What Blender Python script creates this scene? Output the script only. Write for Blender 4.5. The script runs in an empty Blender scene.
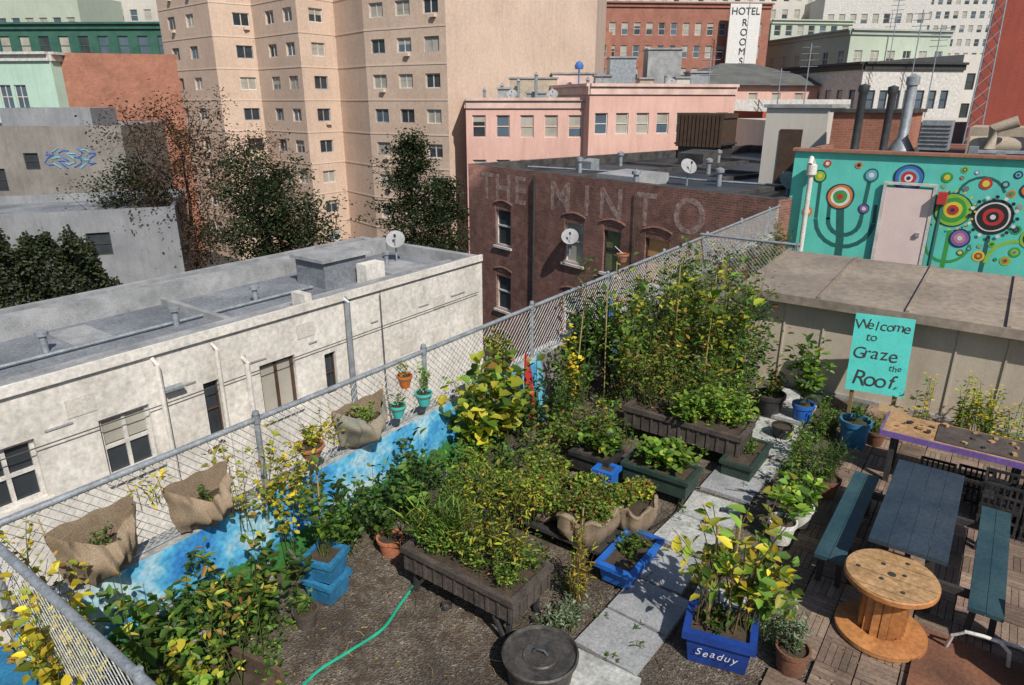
import bpy,math,random
import numpy as np
from math import *
from mathutils import Vector
random.seed(7); rng=np.random.default_rng(7)
sc=bpy.context.scene
SA,CA=sin(radians(36)),cos(radians(36))
def S(F,R): return (-SA*F+CA*R, CA*F+SA*R)   # survey frame: forward distance / lateral -> world xy

# ---------------------------------------------------------------- materials
MATS={}
def newmat(name):
    m=bpy.data.materials.new(name); m.use_nodes=True
    nt=m.node_tree; b=nt.nodes["Principled BSDF"]; MATS[name]=m
    return m,nt,b
def N(nt,t,**k):
    n=nt.nodes.new(t)
    for a,v in k.items(): setattr(n,a,v)
    return n
def mix(nt,fac,a,b,mode='MIX'):
    n=N(nt,'ShaderNodeMix',data_type='RGBA',blend_type=mode)
    for i,x in ((0,fac),(6,a),(7,b)):
        if hasattr(x,'links'): nt.links.new(x,n.inputs[i])
        elif i==0: n.inputs[0].default_value=x
        else: n.inputs[i].default_value=(*x,1) if len(x)==3 else x
    return n.outputs[2]
def noise(nt,scale,detail=4,co=None,rough=.6):
    n=N(nt,'ShaderNodeTexNoise'); n.inputs['Scale'].default_value=scale; n.inputs['Detail'].default_value=detail
    n.inputs['Roughness'].default_value=rough
    if co is None: co=N(nt,'ShaderNodeTexCoord').outputs['Object']
    nt.links.new(co,n.inputs['Vector']); return n
def ramp(nt,x,stops):
    r=N(nt,'ShaderNodeValToRGB'); e=r.color_ramp.elements
    e[0].position,e[0].color=stops[0][0],(*stops[0][1],1); e[1].position,e[1].color=stops[-1][0],(*stops[-1][1],1)
    for p_,c in stops[1:-1]:
        q=e.new(p_); q.color=(*c,1)
    nt.links.new(x,r.inputs[0]); return r.outputs[0]
g=lambda v:(v,v,v)
def bump(nt,b,h,s,d=.02):
    n=N(nt,'ShaderNodeBump'); n.inputs['Strength'].default_value=s; n.inputs['Distance'].default_value=d
    nt.links.new(h,n.inputs['Height']); nt.links.new(n.outputs[0],b.inputs['Normal'])
def mk(name,c1,c2=None,scale=3,rough=.8,bmp=.3,metal=0,fine=40,streak=0,lo=.35,hi=.65,fineamt=.35,stain=0):
    m,nt,b=newmat(name); c2=c2 or tuple(x*.7 for x in c1)
    n=noise(nt,scale,5)
    f=ramp(nt,n.outputs[0],[(lo,g(0)),(hi,g(1))])
    c=mix(nt,f,c1,c2)
    if fineamt>0:
        nf=noise(nt,fine,3)
        ff=ramp(nt,nf.outputs[0],[(.3,g(1-fineamt)),(.7,g(1+fineamt*.25))])
        c=mix(nt,1.0,c,ff,'MULTIPLY')
        if bmp: bump(nt,b,nf.outputs[0],bmp,.01)
    if streak:
        co=N(nt,'ShaderNodeTexCoord').outputs['Object']; mp=N(nt,'ShaderNodeMapping'); mp.inputs['Scale'].default_value=(2.2,2.2,.35)
        nt.links.new(co,mp.inputs[0]); ns=noise(nt,1.3,5,mp.outputs[0],.7)
        fs=ramp(nt,ns.outputs[0],[(.45,g(1)),(.75,g(1-streak))])
        c=mix(nt,1.0,c,fs,'MULTIPLY')
    if stain:
        ns=noise(nt,2.3,7,None,.8); fs=ramp(nt,ns.outputs[0],[(.54,g(0)),(.66,g(stain))])
        c=mix(nt,fs,c,tuple(x*.42 for x in c2))
    nt.links.new(c,b.inputs['Base Color']); b.inputs['Roughness'].default_value=rough; b.inputs['Metallic'].default_value=metal
    return m
def brickmat(name,c1,c2,mortar,bw=.23,bh=.075,grime=.5,pale=.45):
    m,nt,b=newmat(name)
    uv=N(nt,'ShaderNodeUVMap'); t=N(nt,'ShaderNodeTexBrick'); nt.links.new(uv.outputs[0],t.inputs['Vector'])
    t.inputs['Scale'].default_value=1; t.inputs['Brick Width'].default_value=bw; t.inputs['Row Height'].default_value=bh
    t.inputs['Mortar Size'].default_value=bh*.11; t.inputs['Color1'].default_value=(*c1,1); t.inputs['Color2'].default_value=(*c2,1); t.inputs['Mortar'].default_value=(*mortar,1)
    n=noise(nt,.7,6,None,.7); f=ramp(nt,n.outputs[0],[(.3,g(1.15)),(.7,g(1-grime))])
    c=mix(nt,1.0,t.outputs[0],f,'MULTIPLY')
    n2=noise(nt,3,6,None,.75); f2=ramp(nt,n2.outputs[0],[(.48,g(0)),(.72,g(pale))])
    c=mix(nt,f2,c,tuple(min(1,x*1.3+.10) for x in c1))
    nt.links.new(c,b.inputs['Base Color']); b.inputs['Roughness'].default_value=.9
    bump(nt,b,t.outputs['Fac'],-.4,.01); return m
mk('white_plaster',(.78,.75,.70),(.60,.57,.52),.8,.9,.5,streak=.15,fineamt=.28,fine=9,stain=.3)
mk('trim_white',(.72,.7,.66),None,4,.7,.1)
mk('roof_grey',(.27,.29,.32),(.14,.155,.18),.6,.75,.3,fineamt=.4,fine=14,stain=.5)
mk('roof_curb',(.40,.41,.42),(.24,.25,.26),1.5,.8,.3,stain=.4)
mk('tar',(.020,.021,.025),(.065,.07,.08),.3,.5,.3,stain=.2)
mk('tar_edge',(.03,.03,.033),(.09,.085,.08),2,.7,.3)
mk('asphalt',(.05,.05,.052),(.035,.035,.036),.2,.9,.2)
mk('beige_tower',(.62,.475,.38),(.53,.40,.315),.22,.9,.1,fineamt=.15,fine=5,streak=.12)
mk('beige_band',(.66,.52,.42),(.59,.46,.37),.3,.9,.1,fineamt=.1)
mk('pink_stucco',(.76,.49,.42),(.68,.42,.355),.3,.9,.1,streak=.18)
mk('pink_trim',(.80,.58,.51),None,1,.8,.1)
mk('mint_stucco',(.50,.70,.59),(.44,.62,.52),.4,.9,.1,streak=.15)
mk('grey_stucco',(.29,.27,.25),(.20,.185,.17),.5,.9,.2,streak=.3,stain=.3)
mk('bluegrey_stucco',(.30,.31,.33),(.22,.23,.25),.5,.9,.2,streak=.25,stain=.3)
mk('pale_stucco',(.66,.63,.57),(.57,.54,.49),.2,.9,.1,streak=.15)
mk('pale_green',(.50,.57,.46),(.44,.50,.41),.2,.9,.1,streak=.1)
mk('grey_green',(.42,.47,.41),(.36,.40,.35),.2,.9,.1)
mk('red_stucco',(.46,.105,.07),(.39,.09,.06),.3,.9,.2,streak=.2)
mk('dark_green_metal',(.03,.11,.08),(.05,.15,.11),1,.6,.1)
mk('slate_roof',(.14,.145,.135),(.09,.095,.09),.5,.8,.1)
mk('glass_dark',(.025,.03,.035),(.05,.06,.07),.6,.08,0,fineamt=0)
mk('glass_sky',(.10,.14,.18),(.06,.09,.12),.4,.08,0,fineamt=0)
mk('glass_blind',(.42,.40,.35),(.30,.28,.24),.8,.5,0,fineamt=.1)
mk('curtain_orange',(.58,.32,.13),(.45,.24,.1),2,.7,.1)
mk('curtain_green',(.17,.20,.09),(.09,.11,.05),2,.7,.1)
mk('frame_dark',(.05,.05,.05),None,4,.6,0)
mk('frame_brown',(.09,.055,.035),None,4,.6,0)
mk('shed_wall',(.52,.45,.36),(.45,.385,.305),1.2,.75,.15,streak=.2,fineamt=.12,stain=.12)
mk('shed_roof',(.36,.30,.24),(.22,.185,.15),.7,.6,.2,fineamt=.3,fine=10,stain=.35)
mk('teal_paint',(.12,.62,.52),(.10,.53,.45),1.5,.7,.15,streak=.12,fineamt=.15)
mk('door_pink',(.74,.60,.57),(.68,.54,.52),2,.7,.1,fineamt=.1)
for n_,c_ in dict(p_navy=(.02,.035,.09),p_red=(.52,.04,.04),p_orange=(.7,.22,.04),p_yellow=(.7,.6,.06),p_green=(.05,.34,.06),p_white=(.75,.75,.73),p_black=(.02,.02,.022),p_blue=(.05,.16,.5),p_purple=(.25,.14,.42),p_dteal=(.02,.13,.12),p_lime=(.27,.54,.06),p_pink=(.6,.25,.35),p_brown=(.12,.05,.03),p_cyan=(.15,.45,.6)).items():
    mk(n_,c_,tuple(x*.8 for x in c_),5,.65,.1,fineamt=.15)
mk('galv',(.40,.44,.48),(.26,.29,.32),6,.5,.1,metal=.35)
mk('galv_dark',(.12,.13,.14),(.07,.08,.09),5,.5,.1,metal=.5)
mk('wire',(.42,.44,.45),(.28,.28,.28),9,.5,0,metal=.4)
mk('rust',(.23,.10,.055),(.13,.06,.035),2.2,.85,.5,stain=.4)
mk('burlap',(.36,.275,.19),(.25,.185,.12),4,.95,.8,fine=120,fineamt=.5,stain=.3)
mk('burlap_stain',(.24,.25,.21),(.33,.26,.18),3,.95,.8,fine=120,fineamt=.5)
mk('soil',(.045,.03,.02),(.085,.06,.04),9,1,.9,fine=60)
mk('planter_dark',(.05,.04,.035),(.11,.088,.075),5,.8,.5)
mk('planter_green',(.03,.06,.045),(.02,.04,.03),5,.6,.2)
mk('blue_plastic',(.02,.15,.55),(.02,.11,.42),5,.42,.1,fineamt=.2,stain=.25)
mk('blue_deep',(.014,.055,.30),(.01,.04,.2),5,.45,.1,fineamt=.25,stain=.3)
mk('blue_crate',(.035,.22,.42),(.025,.14,.28),6,.5,.1,stain=.25)
mk('terracotta',(.52,.18,.085),(.38,.14,.07),6,.85,.2)
mk('orange_plastic',(.68,.18,.03),None,6,.5,.1)
mk('teal_plastic',(.07,.50,.45),(.06,.44,.40),6,.5,.1,fineamt=.12)
mk('white_plastic',(.74,.74,.71),(.6,.58,.54),6,.5,.1)
mk('black_plastic',(.018,.018,.02),(.045,.045,.045),6,.5,.1)
mk('table_blue',(.020,.038,.06),(.04,.062,.085),2.5,.5,.2,fineamt=.3,stain=.2)
mk('bench_teal',(.020,.058,.078),(.04,.09,.105),3,.5,.2,fineamt=.3,stain=.2)
mk('cardboard',(.42,.28,.15),(.32,.21,.12),3,.9,.1)
mk('ply',(.50,.31,.15),(.34,.20,.09),5,.75,.4,fine=25,fineamt=.4,stain=.25)
mk('spool_wood',(.54,.24,.08),(.38,.155,.05),4,.6,.3,fine=25,fineamt=.35,stain=.2)
mk('bamboo',(.42,.33,.14),(.3,.22,.1),5,.7,.2)
mk('hose_green',(.02,.42,.26),None,5,.4,0,fineamt=.1)
mk('concrete',(.52,.53,.51),(.30,.31,.30),4.5,.9,.4,fineamt=.4,fine=25,stain=.5)
mk('purple_paint',(.20,.12,.38),None,5,.6,.1)
mk('lid_metal',(.045,.043,.041),(.12,.11,.10),7,.5,.3,metal=.3,stain=.3)
mk('duct_beige',(.52,.44,.34),(.38,.32,.25),3,.6,.2)
mk('timber_dark',(.14,.09,.06),(.08,.055,.04),5,.8,.4)
brickmat('brick_red',(.25,.098,.07),(.155,.065,.05),(.24,.18,.15),grime=.55,pale=.5)
brickmat('brick_orange',(.36,.14,.085),(.28,.105,.065),(.33,.2,.15),grime=.3,pale=.3)
brickmat('brick_hotel',(.34,.13,.085),(.27,.10,.065),(.3,.18,.15),grime=.25,pale=.2)
m,nt,b=newmat('faded_letter'); n=noise(nt,4.5,8,None,.85); f=ramp(nt,n.outputs[0],[(.42,(.20,.085,.062)),(.62,(.46,.39,.36))]); nt.links.new(f,b.inputs[0]); b.inputs['Roughness'].default_value=.9
m,nt,b=newmat('gravel'); co=N(nt,'ShaderNodeTexCoord').outputs['Object']
v=N(nt,'ShaderNodeTexVoronoi'); v.inputs['Scale'].default_value=60; nt.links.new(co,v.inputs['Vector'])
c=ramp(nt,v.outputs['Color'],[(.0,(.055,.042,.032)),(.5,(.135,.11,.085)),(.85,(.22,.185,.15)),(1,(.42,.38,.33))])
n=noise(nt,1.3,6); f=ramp(nt,n.outputs[0],[(.38,g(.45)),(.62,g(1.2))]); c=mix(nt,1.0,c,f,'MULTIPLY')
n3=noise(nt,4,7,None,.75); f3=ramp(nt,n3.outputs[0],[(.47,g(0)),(.6,g(.9))]); c=mix(nt,f3,c,(.06,.04,.026))
nt.links.new(c,b.inputs[0]); b.inputs['Roughness'].default_value=.95; bump(nt,b,v.outputs['Distance'],.8,.02)
m,nt,b=newmat('parapet_mural'); co=N(nt,'ShaderNodeUVMap').outputs[0]
sep=N(nt,'ShaderNodeSeparateXYZ'); nt.links.new(co,sep.inputs[0])
n=noise(nt,1.6,4); c=ramp(nt,n.outputs[0],[(.38,(.03,.22,.60)),(.52,(.10,.46,.74)),(.62,(.50,.68,.74))])
n2=noise(nt,9,4); ad=N(nt,'ShaderNodeMath',operation='MULTIPLY_ADD'); nt.links.new(n2.outputs[0],ad.inputs[0]); ad.inputs[1].default_value=-.6; nt.links.new(sep.outputs[1],ad.inputs[2])
f=ramp(nt,ad.outputs[0],[(-.0,g(1)),(.06,g(0))]); c=mix(nt,f,c,(.045,.20,.045))
n4=noise(nt,22,5); f4=ramp(nt,n4.outputs[0],[(.35,g(.65)),(.6,g(1))]); c=mix(nt,1.0,c,f4,'MULTIPLY')
nt.links.new(c,b.inputs[0]); b.inputs['Roughness'].default_value=.75
def vcol(name,trans=0,rough=.6,fine=0):
    m,nt,b=newmat(name); a=N(nt,'ShaderNodeVertexColor'); a.layer_name='Col'
    c=a.outputs[0]
    if fine:
        nf=noise(nt,fine,4); ff=ramp(nt,nf.outputs[0],[(.3,g(.6)),(.7,g(1.1))]); c=mix(nt,1.0,c,ff,'MULTIPLY'); bump(nt,b,nf.outputs[0],.4,.005)
        n5=noise(nt,1.1,5); f5=ramp(nt,n5.outputs[0],[(.35,g(.55)),(.65,g(1.15))]); c=mix(nt,1.0,c,f5,'MULTIPLY')
    nt.links.new(c,b.inputs[0]); b.inputs['Roughness'].default_value=rough
    b.inputs['Specular IOR Level'].default_value=.35
    if trans:
        t=N(nt,'ShaderNodeBsdfTranslucent'); nt.links.new(mix(nt,1.0,c,(1.7,1.8,.7),'MULTIPLY'),t.inputs[0])
        ms=N(nt,'ShaderNodeMixShader'); ms.inputs[0].default_value=trans
        nt.links.new(b.outputs[0],ms.inputs[1]); nt.links.new(t.outputs[0],ms.inputs[2])
        nt.links.new(ms.outputs[0],nt.nodes['Material Output'].inputs[0])
vcol('leaf',.33,.5); vcol('deck_wood',0,.8,45)

# ---------------------------------------------------------------- mesh builder
def adopt(ob,parent):
    bpy.context.view_layer.update(); ob.parent=parent; ob.matrix_parent_inverse=parent.matrix_world.inverted()
class MB:
    def __init__(s): s.v=[];s.f=[];s.m=[];s.uv=[];s.sm=[];s.mats=[]
    def mi(s,m):
        if m not in s.mats: s.mats.append(m)
        return s.mats.index(m)
    def face(s,pts,mat,smooth=False):
        pts=[Vector(p) for p in pts]; i=len(s.v); s.v+=pts; s.f.append(list(range(i,i+len(pts)))); s.m.append(s.mi(mat)); s.sm.append(smooth)
        n=(pts[1]-pts[0]).cross(pts[2]-pts[1])
        if n.length<1e-12: n=Vector((0,0,1))
        n.normalize()
        if abs(n.z)>.7: s.uv+=[(p.x,p.y) for p in pts]
        else:
            t=Vector((-n.y,n.x,0)).normalized(); s.uv+=[(p.dot(t),p.z) for p in pts]
    def hexa(s,c,mat):
        for q in ((3,2,1,0),(4,5,6,7),(0,1,5,4),(1,2,6,5),(2,3,7,6),(3,0,4,7)): s.face([c[k] for k in q],mat)
    def box(s,x0,x1,y0,y1,z0,z1,mat,rot=0,piv=None,taper=0):
        cx,cy=piv if piv else ((x0+x1)/2,(y0+y1)/2); c=[]
        for z,t in ((z0,taper),(z1,0)):
            for x,y in ((x0+t,y0+t),(x1-t,y0+t),(x1-t,y1-t),(x0+t,y1-t)):
                dx,dy=x-cx,y-cy; c.append((cx+dx*cos(rot)-dy*sin(rot),cy+dx*sin(rot)+dy*cos(rot),z))
        s.hexa(c,mat)
    def beam(s,p,q,w,h,mat):
        p=Vector(p);q=Vector(q);d=(q-p).normalized(); up=Vector((0,0,1)) if abs(d.z)<.95 else Vector((0,1,0))
        a=d.cross(up).normalized()*w/2; u=a.cross(d).normalized()*h/2
        s.hexa([p-a-u,p+a-u,q+a-u,q-a-u,p-a+u,p+a+u,q+a+u,q-a+u],mat)
    def tube(s,pts,r,mat,n=8,caps=True):
        pts=[Vector(p) for p in pts]; rs=r if isinstance(r,(list,tuple)) else [r]*len(pts); rings=[]
        for i,p in enumerate(pts):
            d=(pts[min(i+1,len(pts)-1)]-pts[max(i-1,0)]).normalized(); up=Vector((0,0,1)) if abs(d.z)<.9 else Vector((0,1,0))
            a=d.cross(up).normalized(); u=a.cross(d)
            rings.append([p+(a*cos(2*pi*k/n)+u*sin(2*pi*k/n))*rs[i] for k in range(n)])
        for i in range(len(rings)-1):
            for k in range(n):
                k2=(k+1)%n; s.face([rings[i][k2],rings[i][k],rings[i+1][k],rings[i+1][k2]],mat,True)
        if caps and n>3: s.face(rings[0],mat); s.face(rings[-1][::-1],mat)
    def lathe(s,c,prof,mat,n=24,cap=False):
        c=Vector(c); R=[[c+Vector((r*cos(2*pi*k/n),r*sin(2*pi*k/n),z)) for k in range(n)] for r,z in prof]
        for i in range(len(R)-1):
            for k in range(n):
                k2=(k+1)%n; s.face([R[i][k],R[i][k2],R[i+1][k2],R[i+1][k]],mat,True)
        if cap: s.face(R[-1],mat)
    def build(s,name,parent=None):
        me=bpy.data.meshes.new(name)
        xs=np.array([tuple(p) for p in s.v]); o=np.array([(xs[:,0].min()+xs[:,0].max())/2,(xs[:,1].min()+xs[:,1].max())/2,xs[:,2].min()])
        me.from_pydata((xs-o).tolist(),[],s.f)
        for m in s.mats: me.materials.append(MATS[m])
        me.polygons.foreach_set('material_index',s.m); me.polygons.foreach_set('use_smooth',s.sm)
        uv=me.uv_layers.new(name='UVMap'); uv.data.foreach_set('uv',np.array(s.uv,dtype=np.float32).ravel())
        if any(s.sm):
            import bmesh
            bm=bmesh.new(); bm.from_mesh(me); bmesh.ops.remove_doubles(bm,verts=bm.verts,dist=.0004)
            bm.to_mesh(me); bm.free()
            me.set_sharp_from_angle(angle=radians(38))
        ob=bpy.data.objects.new(name,me); ob.location=o; sc.collection.objects.link(ob)
        if parent: adopt(ob,parent)
        return ob
def empty(name,loc):
    e=bpy.data.objects.new(name,None); e.location=loc; sc.collection.objects.link(e); bpy.context.view_layer.update(); return e
def text(name,body,size,mat,loc,xdir,ext=.004,align='CENTER',spacing=1,parent=None,updir=(0,0,1),bold=0,shear=0):
    cu=bpy.data.curves.new(name,'FONT'); cu.body=body; cu.size=size; cu.extrude=ext; cu.align_x=align; cu.align_y='CENTER'; cu.space_character=spacing; cu.offset=bold; cu.shear=shear
    cu.materials.append(MATS[mat]); ob=bpy.data.objects.new(name,cu); sc.collection.objects.link(ob)
    from mathutils import Matrix
    x=Vector(xdir).normalized(); u=Vector(updir).normalized(); z=x.cross(u).normalized()
    ob.matrix_world=Matrix(((x.x,u.x,z.x,loc[0]),(x.y,u.y,z.y,loc[1]),(x.z,u.z,z.z,loc[2]),(0,0,0,1)))
    if parent: adopt(ob,parent)
    return ob

# ---------------------------------------------------------------- facades & buildings
def facade(mb,P0,P1,z0,z1,wins,mw,dp=.14):
    P0=Vector((*P0,0));P1=Vector((*P1,0)); L=(P1-P0).length; d=(P1-P0)/L; n=Vector((d.y,-d.x,0))
    def pt(u,z,o=0): p=P0+d*u+n*o; return (p.x,p.y,z)
    wins=[w for w in wins if w[0]-w[2]/2>.02 and w[0]+w[2]/2<L-.02 and w[1]-w[3]/2>z0+.02 and w[1]+w[3]/2<z1-.02]
    us=sorted({0,L}|{round(w[0]-w[2]/2,4) for w in wins}|{round(w[0]+w[2]/2,4) for w in wins})
    zs=sorted({z0,z1}|{round(w[1]-w[3]/2,4) for w in wins}|{round(w[1]+w[3]/2,4) for w in wins})
    for i in range(len(us)-1):
        for j in range(len(zs)-1):
            uc,zc=(us[i]+us[i+1])/2,(zs[j]+zs[j+1])/2
            if any(abs(uc-w[0])<w[2]/2 and abs(zc-w[1])<w[3]/2 for w in wins): continue
            mb.face([pt(us[i],zs[j]),pt(us[i+1],zs[j]),pt(us[i+1],zs[j+1]),pt(us[i],zs[j+1])],mw)
    def bx(u0,u1,a,b_,o0,o1,m):
        mb.hexa([pt(u0,a,o1),pt(u1,a,o1),pt(u1,a,o0),pt(u0,a,o0),pt(u0,b_,o1),pt(u1,b_,o1),pt(u1,b_,o0),pt(u0,b_,o0)],m)
    for w in wins:
        u,z,ww,h,gm,fm=w[:6]; st=w[6] if len(w)>6 else 'v'
        a,b_,c,e=u-ww/2,u+ww/2,z-h/2,z+h/2
        for q in (((a,c),(b_,c)),((b_,c),(b_,e)),((b_,e),(a,e)),((a,e),(a,c))):
            mb.face([pt(*q[0],0),pt(*q[0],-dp),pt(*q[1],-dp),pt(*q[1],0)],mw)
        mb.face([pt(a,c,-dp),pt(b_,c,-dp),pt(b_,e,-dp),pt(a,e,-dp)],gm)
        t=min(.07,ww*.09)
        bx(a,a+t,c,e,-dp+.002,-dp+.05,fm);bx(b_-t,b_,c,e,-dp+.002,-dp+.05,fm);bx(a+t,b_-t,c,c+t,-dp+.002,-dp+.05,fm);bx(a+t,b_-t,e-t,e,-dp+.002,-dp+.05,fm)
        if 'v' in st: bx(u-t/2,u+t/2,c+t,e-t,-dp+.002,-dp+.04,fm)
        if 'h' in st: bx(a+t,b_-t,z-t/2,z+t/2,-dp+.002,-dp+.045,fm)
        if 'b' in st: bx(a+t,b_-t,e-h*random.choice((.3,.45,.6)),e-t,-dp+.003,-dp+.012,'glass_blind')
        if 's' in st: bx(a-.08,b_+.08,c-.1,c-.005,.002,.09,'trim_white')
        if 'a' in st: bx(a,b_,e-.2,e,-dp+.052,-.02,mw)
def gridw(L,n,z0,dz,rows,w,h,fm='trim_white',st='h',gl=None,m0=None):
    out=[]; m0=L/n/2 if m0 is None else m0
    for r in range(rows):
        for k in range(n):
            u=m0+(L-2*m0)*k/max(1,n-1)
            gm=random.choice(gl or ['glass_dark','glass_dark','glass_sky','glass_blind'])
            out.append((u,z0+dz*r,w,h,gm,fm,st+('b' if random.random()<.4 and gm!='glass_blind' else '')))
    return out
def bldg(name,P0,P1,dep,z0,z1,mw,mr,front=(),right=(),left=(),par=.4,pt=.25,cap=None,cornice=None,extra=None,co=.45):
    mb=MB(); A=Vector(P0);B=Vector(P1); d=(B-A).normalized(); nb=Vector((-d.y,d.x)); C=B+nb*dep;D=A+nb*dep
    facade(mb,A,B,z0,z1,list(front),mw);facade(mb,B,C,z0,z1,list(right),mw);facade(mb,D,A,z0,z1,list(left),mw);facade(mb,C,D,z0,z1,[],mw)
    ia,ib,ic,id_=A+(d+nb)*pt,B+(-d+nb)*pt,C-(d+nb)*pt,D+(d-nb)*pt
    cap=cap or mw
    for (o0,o1,i0,i1) in ((A,B,ia,ib),(B,C,ib,ic),(C,D,ic,id_),(D,A,id_,ia)):
        mb.face([(*o0,z1),(*o1,z1),(*i1,z1),(*i0,z1)],cap); mb.face([(*i0,z1),(*i1,z1),(*i1,z1-par),(*i0,z1-par)],cap)
    mb.face([(*ia,z1-par),(*ib,z1-par),(*ic,z1-par),(*id_,z1-par)],mr)
    if cornice:
        for (o0,o1) in ((A,B),(D,A),(B,C)):
            e=(o1-o0).normalized(); n2=Vector((e.y,-e.x))
            for dz0,dz1,o in ((-.0,.2,co),(-.5,-.01,co*.45)):
                q=[o0+n2*.003,o1+n2*.003,o1+n2*o,o0+n2*o]
                mb.hexa([(*q[3],z1+dz0),(*q[2],z1+dz0),(*q[1],z1+dz0),(*q[0],z1+dz0),(*q[3],z1+dz1),(*q[2],z1+dz1),(*q[1],z1+dz1),(*q[0],z1+dz1)],cornice)
    if extra: extra(mb,A,B,d,nb)
    return mb.build(name)
G0=-9
mb=MB(); mb.face([(-600,-600,G0),(600,-600,G0),(600,600,G0),(-600,600,G0)],'asphalt'); mb.build('ground')

# white neighbour building
def wx(mb,A,B,d,nb):
    mb.box(-17.3,-16.9,-5.7,16.0,-.35,.12,'roof_curb'); mb.box(-14.1,-13.95,-5.7,16.0,-.35,-.22,'roof_curb')
    mb.box(-16.9,-14.12,8.2,8.35,-.35,-.2,'roof_curb')
    mb.box(-15.9,-14.7,11.6,13.1,-.35,.38,'roof_grey'); mb.box(-16.0,-14.6,11.5,13.2,.38,.47,'roof_curb')
    mb.box(-14.55,-14.15,12.6,13.3,-.35,.2,'white_plaster')
    for y in (2,5,7.5,9.7,14.6): mb.lathe((-15.5+random.random()*1.1,y,-.35),[(.07,0),(.07,.35),(.12,.36),(.12,.44),(.0,.5)],'galv',10)
    mb.box(-16,-15.5,3,3.6,-.35,-.05,'roof_curb'); mb.tube([(-15,4,-.28),(-15,11.4,-.28)],.04,'galv',6)
    mb.box(-16.7,-15.3,5.5,6.3,-.345,-.338,'roof_curb'); mb.box(-15.9,-14.4,13.9,15.4,-.345,-.338,'roof_curb')
    mb.box(-12.998,-12.92,-5.9,16.25,-.16,.03,'white_plaster')
    for y,r,zt in ((5.95,.05,-.35),(7.2,.045,-.4),(7.85,.06,-.9),(10.75,.07,-.2)):
        mb.tube([(-12.86,y,-8.9),(-12.86,y,zt),(-12.98,y,zt+.12)],r,'white_plaster' if y<10 else 'galv',8)
    mb.box(-12.99,-12.8,6.0,6.4,-.95,-.9,'galv')
    for y in (3.9,6.5,8.0,9.6,11.6,13.4,14.8): mb.box(-12.995,-12.975,y,y+random.random()*.5+.2,-1.0,-.965,'roof_curb')
    for y,z in ((2,-.7),(4.3,-.9),(9.3,-.8),(12.6,-2.2),(14,-1.2)): mb.box(-12.997,-12.985,y,y+.5,z,z+.35,'pale_stucco')
    mb.tube([(-12.9,-5,-1.15),(-12.9,6,-1.2),(-12.9,16,-1.1)],.012,'frame_dark',4)
    mb.tube([(-12.9,11.9,-.2),(-12.9,11.92,-3),(-12.9,12.3,-6),(-12.9,12.3,-8.9)],.015,'frame_dark',4)
    mb.box(-13.6,-13.1,9.7,9.9,-.35,.18,'white_plaster')
wf=[]
def uy(y): return y+6
for y,w,h,z,gm,fm,st in ((3.25,.95,1.15,-1.62,'glass_dark','trim_white','vhs'),(5.25,.95,1.25,-1.75,'glass_dark','trim_white','vhsb'),(7.05,.36,1.3,-1.75,'glass_dark','frame_brown','h'),(8.7,.95,1.3,-1.78,'glass_blind','frame_brown','vs'),(10.2,.35,1.1,-1.95,'glass_dark','frame_brown','h')):
    for k in range(3): wf.append((uy(y),z-k*2.9,w,h,gm,fm,st))
wf+= [(uy(.6),-1.7,.9,1.2,'glass_dark','trim_white','vh'),(uy(-2),-1.7,.9,1.2,'glass_dark','trim_white','vh')]
bldg('white_rooftop_building',(-13,-6),(-13,16.3),5.4,G0,-.02,'white_plaster','roof_grey',front=wf,par=.33,cap='roof_curb',extra=wx)
def mk_dish(name,p,r=.4,az=-50):
    mb=MB(); p=Vector(p); mb.tube([p,p+Vector((0,0,.6))],.03,'galv',6)
    a=radians(az); n=Vector((cos(a)*.8,sin(a)*.8,.6)).normalized(); c=p+Vector((0,0,.7)); u=n.cross(Vector((0,0,1))).normalized(); w=u.cross(n)
    R=[[c+(u*cos(2*pi*k/16)+w*sin(2*pi*k/16))*rr+n*(rr*rr*.6) for k in range(16)] for rr in (.01,r*.5,r)]
    for i in range(2):
        for k in range(16):
            mb.face([R[i][k],R[i][(k+1)%16],R[i+1][(k+1)%16],R[i+1][k]],'roof_curb',True)
    mb.tube([c-w*r,c+n*r*.9],.012,'galv',5); mb.lathe(c+n*r*.9,[(.0,-.04),(.04,-.04),(.04,.05),(0,.05)],'frame_dark',8)
    return mb.build(name)
mk_dish('satellite_dish',(-15.6,15.2,-.35),.3)

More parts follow.
